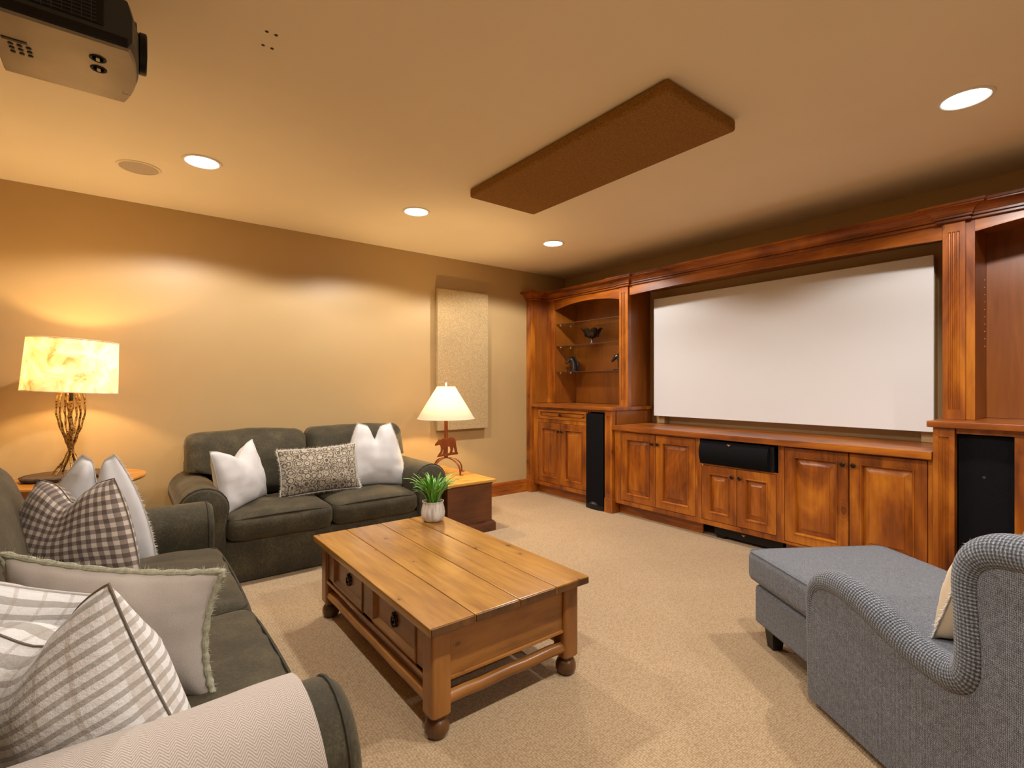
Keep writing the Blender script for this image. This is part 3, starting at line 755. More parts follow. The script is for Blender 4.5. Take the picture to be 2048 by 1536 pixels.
def horse(cx, cy, z, sgn, label, ang):
    """horse-head bookend: base, back plate, arched neck, head, ears; faces sgn*Y (left in view)"""
    c = root('horse_bookend', (cx, cy, z), label, 'bookend', 'pair of horse head bookends', rotz=ang)
    b = bm_new(); box(b, -.035, .035, -.072, .060, 0, .014, .003, 1); part('base', b, 'horse', c, local=True)
    b = bm_new(); box(b, -.030, .030, -.074, -.062, .0, .115, .003, 1); part('upright_plate', b, 'horse', c, local=True)
    # neck and head lofted along a path in the local y-z plane (+y = forward)
    pth = [(-.018, .012, .040, .040), (-.020, .045, .036, .038), (-.018, .080, .030, .034), (-.008, .112, .025, .030), (.006, .138, .022, .027), (.022, .150, .020, .024), (.038, .140, .018, .020), (.054, .122, .014, .016), (.068, .106, .011, .013), (.076, .096, .010, .012), (.080, .091, .004, .005)]
    b = bm_new(); secs = []
    for i, (y, zz, rx, rn) in enumerate(pth):
        a = pth[max(0, i - 1)]; e = pth[min(len(pth) - 1, i + 1)]; d = Vector((0, e[0] - a[0], e[1] - a[1])).normalized(); nn = Vector((0, -d.z, d.y))
        secs.append([Vector((0, y, zz)) + Vector((1, 0, 0)) * rx * 1.0 * math.cos(2 * PI * k / 14) + nn * rn * math.sin(2 * PI * k / 14) for k in range(14)])
    loft(b, secs); part('head_and_neck', b, 'horse', c, smooth=60, local=True)
    b = bm_new()
    for s in (-1, 1): tube(b, [(s * .012, .004, .155), (s * .014, .002, .172), (s * .014, .006, .186)], [.008, .006, .0008], 8)
    part('ears', b, 'horse', c, local=True)
    b = bm_new(); mp = [(-.004, .165), (-.030, .150), (-.046, .120), (-.052, .085), (-.052, .050)]
    loft(b, [[(-.008, y, zz), (0, y - .010, zz + .006), (.008, y, zz), (0, y + .02, zz - .01)] for y, zz in mp]); part('mane', b, 'horse', c, smooth=60, local=True)
horse(4.03, 4.085, 1.357, 1, 'glossy black horse head bookend at the left end of the lowest glass shelf', math.radians(32))
horse(4.01, 3.385, 1.357, 1, 'glossy black horse head bookend half hidden by the fluted pilaster', math.radians(32))

# ================================================================== acoustic panels
b = bm_new(); box(b, 2.432, 3.04, 4.345, WY - .028, .757, 2.168, .006, 2)
c = root('acoustic_panel', (2.735, WY, .757), 'tall oatmeal cloth acoustic panel hung on the wall behind the bear lamp', 'acoustic panel'); part('cloth_face', b, 'panel_wall', c)
b = bm_new(); box(b, 2.50, 2.97, WY - .028, WY, .85, 2.08); part('mounting_cleat', b, 'alder_x', c)
c = root('acoustic_panel', (2.06, 2.0, CEIL), 'brown cloth acoustic panel fixed flat to the ceiling', 'acoustic panel')
b = bm_new(); box(b, 1.785, 2.335, 1.25, 2.765, CEIL - .060, CEIL - .002, .014, 4); part('cloth_face', b, 'panel_ceil', c)
# ---- ceiling speaker, anchor holes
c = root('ceiling_speaker', (.063, 3.689, CEIL), 'round flush ceiling speaker with beige mesh grille', 'speaker')
b = bm_new(); lathe(b, [(.097, -.001), (.097, -.005), (.108, -.006), (.112, 0)], (.063, 3.689, CEIL), 40, cap=False); part('rim', b, 'ceiling', c)
b = bm_new(); lathe(b, [(.0965, -.001), (.0965, -.0035), (.02, -.004)], (.063, 3.689, CEIL), 40); part('grille', b, 'spkgrey', c)
for k, (x, y, wh) in enumerate(((.406, 1.981, 'far left'), (.437, 1.981, 'far right'), (.411, 2.069, 'near left'), (.442, 2.069, 'near right'))):
    wd = ['upper left', 'upper right', 'lower left', 'lower right'][k]
    b = bm_new(); lathe(b, [(.0065, -.0004), (.0055, -.0012), (.002, -.0006)], (x, y, CEIL), 14); single('ceiling_anchor', b, 'hole', 'small dark screw anchor in the ceiling, %s of four' % wd, 'anchor', 'four ceiling anchors', origin=(x, y, CEIL))

# ================================================================== projector
def projector():
    zb, zt = 2.2, 2.365
    c = root('projector', (-.14, 2.03, CEIL), 'black ceiling-mounted projector with bronze underside and big lens', 'projector')
    y0, y1, x0, x1 = 1.857, 2.207, -.30, .022
    def outline(x_front, ins=0):
        pts = [(x0 + ins, y0 + ins), ]
        n = 12
        for i in range(n + 1):
            t = i / n; yy = y0 + ins + (y1 - y0 - 2 * ins) * t
            pts.append((x_front - ins - .028 * max(0, (2 * t - 1)) ** 2 - .018 * max(0, 1 - 2 * t) ** 3, yy))
        pts.append((x0 + ins, y1 - ins)); return pts
    b = bm_new(); loft(b, [[(p[0], p[1], z) for p in outline(x1 + d, i)] for z, d, i in ((zb + .008, .0, .0), (zb + .03, .012, .0), (zb + .10, .012, 0), (zt - .02, .0, 0), (zt, -.012, .014))]); part('body', b, 'slate', c, smooth=25)
    b = bm_new(); loft(b, [[(p[0], p[1], z) for p in outline(x1 + .006, i)] for z, i in ((zb, .004), (zb + .009, 0))]); tp = part('underside_plate', b, 'bronze_plate', c, smooth=25)
    b = bm_new(); box(b, x0 + .001, x1 - .016, y0 - .004, y0 + .01, zb + .009, zb + .036, .002, 1); part('side_band', b, 'black', c)
    b = bm_new(); box(b, x0 + .001, -.050, y0 - .003, y0 + .004, zb + .05, zt - .01); gr = part('vent_recess', b, 'black', c)
    for k in range(10):
        b = bm_new(); zz = zb + .054 + k * .0105; box(b, x0 + .004, -.066, y0 - .0055, y0 - .0025, zz, zz + .003); part('vent_slat', b, 'slate', gr)
    for k in range(11):
        b = bm_new(); xx = x0 + .012 + k * .021; box(b, xx, xx + .0022, y0 - .0062, y0 - .003, zb + .05, zt - .012); part('vent_rib', b, 'slate', gr)
    # lens, pointing +X
    lc = (0, 2.03, zb + .095); R = Matrix.Translation(lc) @ Matrix.Rotation(PI / 2, 4, 'Y')
    def lat(prof, n=36):
        t = bmesh.new(); lathe(t, prof, (0, 0, 0), n); t.transform(R); b = bm_new(); merge(b, t); return b
    ln = part('lens_barrel', lat([(.088, -.01), (.088, .020), (.084, .028), (.060, .030), (.058, .034), (.062, .036), (.062, .052), (.058, .055), (.05, .053)]), 'black', c)
    part('lens_glass', lat([(.05, .046), (.05, .0505), (.03, .056), (.003, .058)]), 'lens', ln)
    # underside fittings
    for (x, y, r) in ((-.066, 1.955, .018), (-.066, 2.017, .018)):
        b = bm_new(); lathe(b, [(r + .003, 0), (r + .003, -.0015), (r, -.003), (r - .003, -.001), (r - .006, .001), (.002, .002)], (x, y, zb), 24); k_ = part('shift_dial', b, 'black', tp)
        b = bm_new(); box(b, x - .0045, x + .0045, y - r * .55, y + r * .55, zb - .004, zb); part('dial_grip', b, 'bronze_plate', k_)
    for i in range(3):
        for j in range(3):
            x, y = -.262 + i * .019, 2.018 + j * .022
            b = bm_new(); lathe(b, [(.0062, 0), (.006, -.0022), (.004, -.003)], (x, y, zb), 14); part('button', b, 'black', tp)
    b = bm_new(); box(b, -.278, -.225, 1.988, 2.001, zb - .0022, zb, .004, 2); part('power_switch', b, 'black', tp)
    text_part('maker_mark', 'JVC', .022, Matrix.Translation((.0, 2.125, zb - .0004)) @ Matrix.Rotation(PI, 4, 'X') @ Matrix.Rotation(PI / 2, 4, 'Z'), 'whitetrim', tp)
    b = bm_new(); lathe(b, [(.02, zt - CEIL), (.02, -.02), (.055, -.018), (.06, 0)], (-.15, 2.03, CEIL), 20); part('ceiling_mount', b, 'black', c)
    b = bm_new(); box(b, -.23, -.07, 1.95, 2.11, zt, zt + .02, .004, 1); part('mount_plate', b, 'black', c)
projector()

# ================================================================== coffee table
def coffee_table():
    c = root('coffee_table', (1.165, 2.10, 0), 'rustic pine coffee table with drawers on bun feet in the middle of the carpet', 'table')
    X = [.785, .962, 1.160, 1.347, 1.530]; y0, y1, zt = 1.455, 2.737, .42
    for i in range(4):
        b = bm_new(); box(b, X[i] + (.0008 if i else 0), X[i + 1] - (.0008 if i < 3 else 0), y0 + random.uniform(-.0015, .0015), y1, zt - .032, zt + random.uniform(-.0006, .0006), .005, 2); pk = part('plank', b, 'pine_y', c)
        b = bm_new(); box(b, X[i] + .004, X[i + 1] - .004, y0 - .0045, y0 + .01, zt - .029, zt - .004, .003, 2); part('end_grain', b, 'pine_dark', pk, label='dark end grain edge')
    lx = (.857, 1.475); ly = (1.537, 2.668); h = .039
    for x in lx:
        for y in ly:
            b = bm_new(); sec = []
            for sx, sy in ((-1, -1), (1, -1), (1, 1), (-1, 1)):
                for k in range(4):
                    a0 = {(-1, -1): PI, (1, -1): 1.5 * PI, (1, 1): 0, (-1, 1): .5 * PI}[(sx, sy)]; a = a0 + PI / 2 * k / 3
                    sec.append((x + sx * (h - .013) + .013 * math.cos(a), y + sy * (h - .013) + .013 * math.sin(a)))
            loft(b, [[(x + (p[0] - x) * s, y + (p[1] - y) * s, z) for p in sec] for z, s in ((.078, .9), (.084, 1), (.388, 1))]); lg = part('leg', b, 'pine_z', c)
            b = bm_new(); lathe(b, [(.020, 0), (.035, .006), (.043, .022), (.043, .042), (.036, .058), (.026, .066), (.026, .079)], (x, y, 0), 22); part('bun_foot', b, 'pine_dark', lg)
    # aprons
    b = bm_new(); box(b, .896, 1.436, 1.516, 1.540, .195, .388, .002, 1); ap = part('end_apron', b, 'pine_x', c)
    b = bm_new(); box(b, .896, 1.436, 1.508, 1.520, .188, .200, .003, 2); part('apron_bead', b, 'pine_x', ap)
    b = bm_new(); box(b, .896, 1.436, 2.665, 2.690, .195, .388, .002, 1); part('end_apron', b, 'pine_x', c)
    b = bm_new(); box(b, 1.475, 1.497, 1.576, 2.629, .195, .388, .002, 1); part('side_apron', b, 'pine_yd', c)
    D = ((2.155, 2.545), (1.640, 2.045))
    ys = [1.576, D[1][0], D[1][1], D[0][0], D[0][1], 2.629]
    b = bm_new()
    for a, e in ((ys[0], ys[1]), (ys[2], ys[3]), (ys[4], ys[5])): box(b, .832, .854, a, e, .195, .388)
    box(b, .832, .854, ys[0], ys[5], .195, .212); box(b, .832, .854, ys[0], ys[5], .372, .388); part('side_apron', b, 'pine_yd', c)
    b = bm_new(); box(b, .822, .836, 1.576, 2.629, .190, .203, .003, 2); part('apron_bead', b, 'pine_yd', c)
    for (a, e) in D:
        b = bm_new(); rloops(b, a, e, .212, .372, [(.0, .854), (.0, .829), (.004, .826), (.012, .826), (.018, .832), (.026, .840), (.028, .842)], cap=True); dw = part('drawer', b, 'pine_yd', c, smooth=20)
        cy, cz = (a + e) / 2, .292
        b = bm_new()
        t = bmesh.new(); lathe(t, [(.024, 0), (.024, .002), (.020, .0035), (.005, .004)], (0, 0, 0), 20); t.transform(Matrix.Translation((.842, cy, cz)) @ Matrix.Rotation(-PI / 2, 4, 'Y')); merge(b, t)
        for k in range(8):
            an = 2 * PI * k / 8; tube(b, [(.840, cy + .024 * math.cos(an), cz + .024 * math.sin(an)), (.838, cy + .029 * math.cos(an), cz + .029 * math.sin(an))], [.007, .004], 6)
        hd = part('handle', b, 'iron', dw, label='black iron ring pull')
        b = bm_new(); tube(b, [(.833, cy + .019 * math.cos(2 * PI * k / 20), cz - .006 + .022 * math.sin(2 * PI * k / 20)) for k in range(20)], .0035, 6, closed=True); tube(b, [(.842, cy, cz + .016), (.830, cy, cz + .016)], .006, 8); ring_b = b
        part('ring_pull', ring_b, 'iron', dw)
    # stretchers
    def stretch(p0, p1, m):
        p0 = Vector(p0); p1 = Vector(p1); b = bm_new(); n = 8
        pts = [p0.lerp(p1, i / n) + Vector((0, 0, .002 * math.sin(i * 2.1))) for i in range(n + 1)]; tube(b, pts, .0235, 8); return part('stretcher', b, m, c, smooth=50)
    stretch((.89, 1.527, .122), (1.442, 1.527, .122), 'pine_x'); stretch((.89, 2.678, .122), (1.442, 2.678, .122), 'pine_x')
    stretch((.847, 1.57, .122), (.847, 2.635, .122), 'pine_yd'); stretch((1.485, 1.57, .122), (1.485, 2.635, .122), 'pine_yd')
    b = bm_new(); box(b, .854, 1.475, 1.54, 2.665, .20, .212); part('bottom_board', b, 'pine_yd', c)
coffee_table()

# ---- potted grass
def plant():
    px, py, z = 1.425, 2.600, .4206
    c = root('potted_grass', (px, py, z), 'green artificial grass in a pale glazed pot on the coffee table', 'plant')
    b = bm_new(); lathe(b, [(.046, 0), (.060, .010), (.068, .030), (.070, .050), (.066, .075), (.060, .098), (.060, .108), (.064, .116), (.060, .117), (.055, .108), (.054, .098), (.003, .097)], (px, py, z), 32); part('pot', b, 'pot', c)
    b = bm_new(); lathe(b, [(.0545, .095), (.0545, .101), (.03, .104), (.003, .106)], (px, py, z), 20); part('soil', b, 'soil', c)
    ms = []
    for k in range(9):
        rnd = random.Random(k + 5); ln = rnd.uniform(.13, .24); bend = rnd.uniform(.2, 1.0) ; b = bm_new(); rows = []; n = 7
        a0 = rnd.uniform(.05, .5); y = 0; zz = 0; ang = a0
        for i in range(n + 1):
            t = i / n; wd = .0062 * (math.sin(PI * min(.98, .18 + .82 * t)) ** .6) + .0004
            rows.append([(-wd, y, zz), (0, y - .0016 * math.cos(ang), zz + .0014), (wd, y, zz), (0, y + .0002, zz - .0012)])
            ang = a0 + bend * 1.9 * t * t; y += ln / n * math.sin(ang); zz += ln / n * math.cos(ang)
        loft(b, rows); ms.append(finish('leaf', b, 'leaf', 60))
    for k in range(95):
        rnd = random.Random(k * 7 + 1)
        o = bpy.data.objects.new('leaf', ms[k % 9]); COL.objects.link(o); o.parent = c
        a = rnd.uniform(0, 2 * PI); rr = .034 * rnd.random() ** .5
        o.location = (rr * math.cos(a), rr * math.sin(a), .100); o.rotation_euler = (rnd.uniform(-.12, .12), 0, a - PI / 2 + rnd.uniform(-.5, .5)); s = rnd.uniform(.75, 1.12); o.scale = (s, s, s)
plant()

# ================================================================== chest, bear lamp
c = root('blanket_chest', (2.2, 3.85, 0), 'low dark wooden chest with golden lamp glow coloured into its top used as a lamp table', 'chest')
b = bm_new(); box(b, 1.999, 2.425, 3.412, 4.25, .085, .405, .003, 1); part('body', b, 'chest', c)
b = bm_new(); box(b, 1.988, 2.452, 3.385, 4.27, .405, .428, .006, 2); part('lid', b, 'chest_lamplit_top', c)
b = bm_new(); box(b, 1.992, 2.432, 3.405, 4.255, .392, .404, .003, 1); part('lid_moulding', b, 'chest', c)
pb = [(0, 0), (.024, 0), (.024, .062), (.018, .074), (.006, .086), (0, .088)]
b = bm_new(); sweep(b, [(2.02, 3.412), (2.425, 3.412), (2.425, 4.25)], [(p[0], p[1]) for p in pb]); part('plinth', b, 'chest', c)

def bear_lamp():
    x, y, z = 2.245, 3.86, .428
    c = root('bear_table_lamp', (x, y, z), 'rust steel table lamp with walking bear cutout and cone shade', 'lamp')
    ca, sa = math.cos(math.radians(12)), math.sin(math.radians(12))
    P = lambda u, v, q=0: (x + u * ca - q * sa, y + u * sa + q * ca, z + v)
    # arched strap legs
    for ang in (0, PI * .55, PI * 1.1, PI * 1.6):
        b = bm_new(); rows = []
        for i in range(15):
            t = i / 14; th = PI / 2 * t; r = .165 * math.sin(th) ** 1.0; hz = .012 + .128 * math.cos(th) ** .8 if i < 14 else .004
            if i == 0: r = 0; hz = .140
            rows.append((r, hz))
        rows.append((.190, .0035))
        secs = []
        for r, hz in rows:
            d = Vector((math.cos(ang), math.sin(ang), 0)); n_ = Vector((-math.sin(ang), math.cos(ang), 0))
            p = Vector((x, y, z + hz)) + d * r
            secs.append([p + n_ * .011 + Vector((0, 0, .0018)), p - n_ * .011 + Vector((0, 0, .0018)), p - n_ * .011 - Vector((0, 0, .0018)) - d * .002, p + n_ * .011 - Vector((0, 0, .0018)) - d * .002])
        loft(b, secs); part('strap_leg', b, 'rust', c)
    b = bm_new(); t = bmesh.new(); box(t, -.0125, .0125, -.0125, .0125, .138, .475, .002, 1); t.transform(Matrix.Translation((x, y, z)) @ Matrix.Rotation(math.radians(12), 4, 'Z')); merge(b, t); part('post', b, 'rust', c)
    b = bm_new(); lathe(b, [(.018, .475), (.018, .490), (.014, .492), (.014, .53)], (x, y, z), 16); part('socket', b, 'cream_plastic', c)
    bear = [(-.142, .268), (-.138, .276), (-.118, .292), (-.108, .300), (-.104, .312), (-.095, .310), (-.090, .303), (-.06, .312), (-.025, .318), (.02, .316), (.055, .318), (.085, .306), (.102, .282), (.106, .250), (.112, .222), (.120, .195), (.118, .183), (.092, .182), (.090, .190), (.084, .212), (.068, .232), (.070, .210), (.062, .190), (.060, .180), (.030, .180), (.032, .190), (.040, .205), (.034, .232), (.010, .240), (-.018, .236), (-.020, .205), (-.030, .185), (-.052, .180), (-.056, .186), (-.044, .196), (-.042, .214), (-.048, .222), (-.055, .200), (-.066, .182), (-.098, .180), (-.098, .188), (-.080, .196), (-.074, .22), (-.076, .245), (-.086, .262), (-.108, .262), (-.128, .258), (-.140, .260)]
    b = bm_new(); prism(b, bear, lambda p, s: P(p[0], p[1], -.0175 + .004 * s)); part('bear_cutout', b, 'rust', c, label='flat steel walking bear silhouette')
    gr = [(-.120, .158), (.128, .158), (.130, .172), (.11, .188), (.09, .181), (.03, .182), (0, .176), (-.03, .184), (-.06, .178), (-.10, .182), (-.112, .170)]
    b = bm_new(); prism(b, gr, lambda p, s: P(p[0], p[1], -.0175 + .004 * s)); part('ground_plate', b, 'rust', c)
    # shade
    zs0, zs1, r0, r1 = .487, .768, .252, .080
    b = bm_new(); n = 48
    secs = [[(x + r * math.cos(2 * PI * k / n), y + r * math.sin(2 * PI * k / n), z + h) for k in range(n)] for r, h in ((r0, zs0), (r1, zs1), (r1 - .0025, zs1), (r0 - .0025, zs0), (r0, zs0))]
    loft(b, secs, cap=False); sh = part('lamp_shade', b, 'shade_plain', c, smooth=60)
    for r, h in ((r0, zs0), (r1, zs1)):
        b = bm_new(); tube(b, [(x + r * math.cos(2 * PI * k / n), y + r * math.sin(2 * PI * k / n), z + h) for k in range(n)], .003, 6, closed=True); part('shade_rim', b, 'shade_plain', sh)
    b = bm_new(); tube(b, [(x, y, z + .53), (x + .05, y, z + .60), (x + .045, y, z + .70), (x, y, z + .775)], .0018, 6); tube(b, [(x, y, z + .53), (x - .05, y, z + .60), (x - .045, y, z + .70), (x, y, z + .775)], .0018, 6)
    tube(b, [(x - .0795, y, z + .766), (x + .0795, y, z + .766)], .0015, 6); part('harp', b, 'iron', c)
    b = bm_new(); lathe(b, [(.006, .768), (.008, .778), (.005, .784), (.009, .792), (.004, .805), (.001, .808)], (x, y, z), 12); part('finial', b, 'whitetrim', c)
    b = bm_new(); lathe(b, [(.012, .53), (.014, .55), (.028, .59), (.028, .615), (.016, .635), (.002, .64)], (x, y, z), 16); part('bulb', b, 'bulb', c)
    ld = bpy.data.lights.new('lamp_light', 'POINT'); ld.energy = BEAR_W; ld.color = LAMP_COL; ld.shadow_soft_size = .03
    lo = bpy.data.objects.new('lamp_light', ld); COL.objects.link(lo); lo.location = (0, 0, .665); lo.parent = c
bear_lamp()

# ================================================================== round side table with drum lamp
def side_table():
    x, y, zt = -.24, 4.03, .650
    c = root('round_side_table', (x, y, 0), 'honey oak round side table in the corner between the two sofas', 'table')
    b = bm_new(); t = bmesh.new(); lathe(t, [(.330, -.028), (.345, -.020), (.350, -.010), (.345, -.002), (.335, 0)], (0, 0, 0), 48); t.transform(Matrix.Translation((x, y, zt)) @ Matrix.Scale(1.0, 4)); merge(b, t); part('table_top', b, 'oak', c)
    b = bm_new(); lathe(b, [(.27, zt - .09), (.27, zt - .029)], (x, y, 0), 40); part('apron', b, 'oak', c)
    for a in (.7, 2.3, 3.9, 5.5):
        b = bm_new(); px, py = x + .24 * math.cos(a), y + .24 * math.sin(a); lathe(b, [(.014, 0), (.017, .02), (.022, .3), (.026, .5), (.024, zt - .03)], (px, py, 0), 14); part('leg', b, 'oak', c)
    b = bm_new(); rim = []
    # slab with ragged bark edge
    for k in range(40):
        a = 2 * PI * k / 40; rr = 1 + .06 * noise.noise(Vector((math.cos(a) * 3, math.sin(a) * 3, 2)))
        rim.append((-.285 + .205 * rr * math.cos(a), 4.04 + .17 * rr * math.sin(a)))
    c = root('wooden_slab', (-.285, 4.04, zt), 'dark wooden slab with ragged bark edge under the drum lamp', 'slab')
    cx, cy = -.285, 4.04
    b = bm_new(); loft(b, [[(cx + (p[0] - cx) * s, cy + (p[1] - cy) * s, zt + h) for p in rim] for h, s in ((.001, .93), (.012, .96), (.028, .97))]); part('slab_wood', b, 'slab', c)
    b = bm_new()
    loft(b, [[(cx + (p[0] - cx) * s * (1 + .02 * noise.noise(Vector((p[0] * 60, p[1] * 60, h * 90)))), cy + (p[1] - cy) * s, zt + h) for p in rim] for h, s in ((.002, .94), (.010, 1.0), (.022, 1.02), (.0285, .975), (.0285, .93))], cap=False); part('bark_edge', b, 'bark', c)
    return zt + .0285
ZL = side_table()
def drum_lamp():
    x, y, z = -.262, 4.02, ZL
    c = root('drum_table_lamp', (x, y, z), 'tall table lamp with parchment drum shade on gilded twig stems', 'lamp')
    stems = []
    top = ZL * 0
    rnd = random.Random(3)
    for k in range(7):
        a = 2 * PI * k / 7 + .3; a2 = a + rnd.uniform(-.3, .3); ft = .085
        pts = []
        for i in range(23):
            t = i / 22; h = .006 + .50 * t
            if t < .28: r = .010 + (ft - .010) * ((.28 - t) / .28) ** 1.5
            else:
                q = (t - .28) / .72; r = .010 + .062 * math.sin(min(1, q * 1.12) * PI / 2 * 1.25) ** 1.4 * (1 - .12 * q)
            aa = a if t < .28 else a + (a2 - a) * (t - .28) / .72
            pts.append((x + r * math.cos(aa) + .002 * math.sin(i * 1.7 + k), y + r * math.sin(aa) + .002 * math.cos(i * 1.3 + k), z + h))
        b = bm_new(); tube(b, pts, [.0052 + .0012 * math.sin(i * 2.3 + k) for i in range(23)], 7); part('twig_stem', b, M['twig'], c, smooth=60)
    b = bm_new(); tube(b, [(x + .004 * math.sin(i * 1.1), y + .003 * math.cos(i * 1.4), z + .10 + .345 * i / 14) for i in range(15)], [.014 - .004 * i / 14 + .001 * math.sin(i * 2.2) for i in range(15)], 9); part('main_stem', b, M['twig'], c, smooth=60)
    b = bm_new(); lathe(b, [(.012, .44), (.014, .50), (.010, .53)], (x, y, z), 12); part('socket', b, 'iron', c)
    n = 56; z0, z1, r0, r1 = 1.172, 1.482, .226, .214; tl = math.radians(3.0)
    Rm = Matrix.Translation((x, y, z0)) @ Matrix.Rotation(tl * .6, 4, 'Y') @ Matrix.Translation((0, 0, 0))
    b = bm_new(); t = bmesh.new()
    loft(t, [[(r * math.cos(2 * PI * k / n), r * math.sin(2 * PI * k / n), h) for k in range(n)] for r, h in ((r0, 0), ((r0 + r1) / 2, (z1 - z0) / 2), (r1, z1 - z0), (r1 - .002, z1 - z0), (r0 - .002, 0), (r0, 0))], cap=False)
    t.transform(Matrix.Translation((0, 0, z0 - z)) @ Matrix.Rotation(tl, 4, 'Y') )
    merge(b, t); sh = part('lamp_shade', b, 'shade_paint', c, smooth=60, local=True)
    for r, h in ((r0, 0), (r1, z1 - z0)):
        b = bm_new(); t = bmesh.new(); tube(t, [(r * math.cos(2 * PI * k / n), r * math.sin(2 * PI * k / n), h) for k in range(n)], .003, 6, closed=True); t.transform(Matrix.Translation((0, 0, z0 - z)) @ Matrix.Rotation(tl, 4, 'Y')); merge(b, t); part('shade_rim', b, 'shade_paint', sh, local=True)
    b = bm_new(); lathe(b, [(.011, .53), (.013, .55), (.027, .585), (.027, .60), (.016, .62), (.002, .626)], (x, y, z), 16); part('bulb', b, 'bulb', c)
    b = bm_new()
    for a in (0, 2 * PI / 3, 4 * PI / 3): tube(b, [(x, y, z + .52), (x + (r0 - .01) * math.cos(a), y + (r0 - .01) * math.sin(a), z + .515)], .0018, 6)
    part('spider_fitting', b, 'iron', c)
    ld = bpy.data.lights.new('lamp_light', 'POINT'); ld.energy = DRUM_W; ld.color = LAMP_COL; ld.shadow_soft_size = .03
    lo = bpy.data.objects.new('lamp_light', ld); COL.objects.link(lo); lo.location = (0, 0, .655); lo.parent = c
def make_twig():
    m, nt, bs = nmat('gilded_twig')
    v = coords(nt, rnd=False); n = noise_(nt, v, 90, 3, .7)
    L(nt, ramp(nt, n, [(.42, (.09, .03, .012)), (.55, (.55, .32, .08))]), bs.inputs['Base Color']); setin(bs, Roughness=.35, Metallic=.7); bump(nt, bs, n, .5, .003); return m
M['twig'] = make_twig()
drum_lamp()

# ================================================================== sofas
def rrect(hx, hy, r, n=5):
    p = []
    for cx, cy, a0 in ((hx - r, hy - r, 0), (-hx + r, hy - r, PI / 2), (-hx + r, -hy + r, PI), (hx - r, -hy + r, 1.5 * PI)):
        for k in range(n + 1): a = a0 + PI / 2 * k / n; p.append((cx + r * math.cos(a), cy + r * math.sin(a)))
    return p
def sofa(name, label, loc, rotz, Wd, aw, D, wr, seed, group, seat_h=.425, seat_z0=.262):
    """local frame: x along the width, y = 0 at the front, y = D at the back"""
    c = root(name, loc, label, 'sofa', group, rotz)
    # skirted base
    b = bm_new(); box(b, aw - .06, Wd - aw + .06, .035, D - .05, .004, seat_z0, .012, 2); part('skirted_base', b, 'olive', c, local=True)
    # rolled arms
    for s in (0, 1):
        cx, cz, r = aw * .5, .478, aw * .56
        poly = [(aw * .20, .004), (aw * .16, .20), (aw * .10, .36)]
        for k in range(15):
            a = math.radians(205 - k * 225 / 14); poly.append((cx + r * math.cos(a), cz + r * .98 * math.sin(a)))
        poly += [(aw * .98, .36), (aw * .97, .20), (aw * .97, .004)]
        mx = sum(p[0] for p in poly) / len(poly); mz = .40
        b = bm_new(); secs = []
        for y, sc in ((.010, .90), (.022, .955), (.036, .985), (.05, 1), (D * .5, 1.0), (D - .12, 1.0), (D - .05, .97)):
            secs.append([((mx + (p[0] - mx) * sc) if s == 0 else Wd - (mx + (p[0] - mx) * sc), y, (mz + (p[1] - mz) * sc) if p[1] > .1 else p[1]) for p in poly])
        loft(b, secs); ar = part('arm', b, 'olive', c, smooth=70, local=True)
        b = bm_new(); pp = [(((mx + (p[0] - mx) * .985) if s == 0 else Wd - (mx + (p[0] - mx) * .985)), .034, (mz + (p[1] - mz) * .985) if p[1] > .1 else p[1]) for p in poly]
        tube(b, pp, .0055, 6); part('piping', b, 'olive_pipe', ar, local=True)
    # frame behind the cushions
    b = bm_new(); box(b, aw * .35, Wd - aw * .35, D - .20, D - .02, .02, .70, .04, 3); part('back_frame', b, 'olive', c, local=True)
    # seat cushions
    iw = (Wd - 2 * aw) / 2; sd = D - .34
    for k in range(2):
        cx = aw + iw * (k + .5); hz = (seat_h - .012 - seat_z0)
        sz = (iw + .004, sd, hz)
        b = bm_new(); cushion(b, (cx, sd / 2 - .005, seat_z0 + hz / 2), sz, .055, puff=.030, front=.016, wr=wr, wscale=(13, 2.0, 4), n=26, seed=seed + k)
        cu = part('seat_cushion', b, 'olive', c, smooth=80, local=True)
        for zz, o in ((seat_z0 + hz - .020, .0), (seat_z0 + .022, .0)):
            pts = [(cx + p[0], sd / 2 - .005 + p[1], zz + .006 * (1 - (p[0] / (iw / 2)) ** 2)) for p in rrect(iw / 2 - .012, sd / 2 - .013, .045, 6)]
            # refine front run
            pts2 = []
            for i, p in enumerate(pts):
                q = pts[(i + 1) % len(pts)]; pts2.append(p)
                dd = Vector(q) - Vector(p)
                if dd.length > .1:
                    for j in range(1, 8):
                        t = j / 8; px_ = p[0] + dd.x * t; py_ = p[1] + dd.y * t
                        f = 1 - ((px_ - cx) / (iw / 2)) ** 2
                        pts2.append((px_, py_ - (.007 * f if py_ < .1 else 0), p[2] + dd.z * t + .010 * f))
            b = bm_new(); tube(b, pts2, .005, 6, closed=True); part('piping', b, 'olive_pipe', cu, local=True)
    # loose back cushions that hang over the arms
    bw = (Wd - aw * .6) / 2
    for k in range(2):
        cx = aw * .3 + bw * (k + .5); hz = .43
        def shp(q, k=k):
            t = (q.z / hz + .5)                       # 0 bottom .. 1 top
            q = q.copy()
            if t < .42:                                # notch beside the arm
                lim = bw / 2 - aw * .72; 
                if k == 0 and q.x < -lim: q.x = -lim - (q.x + lim) * -.05
                if k == 1 and q.x > lim: q.x = lim + (q.x - lim) * .05
            q.y += .13 * (t - .5)
            return q
        b = bm_new(); cushion(b, (cx, D - .27, seat_h + .02 + hz / 2), (bw - .006, .22, hz), .075, puff=.012, front=.03, wr=wr * 1.1, wscale=(6, 6, 7), n=22, seed=seed + 7 + k, shape=shp)
        cu = part('back_cushion', b, 'olive', c, smooth=80, local=True)
    return c
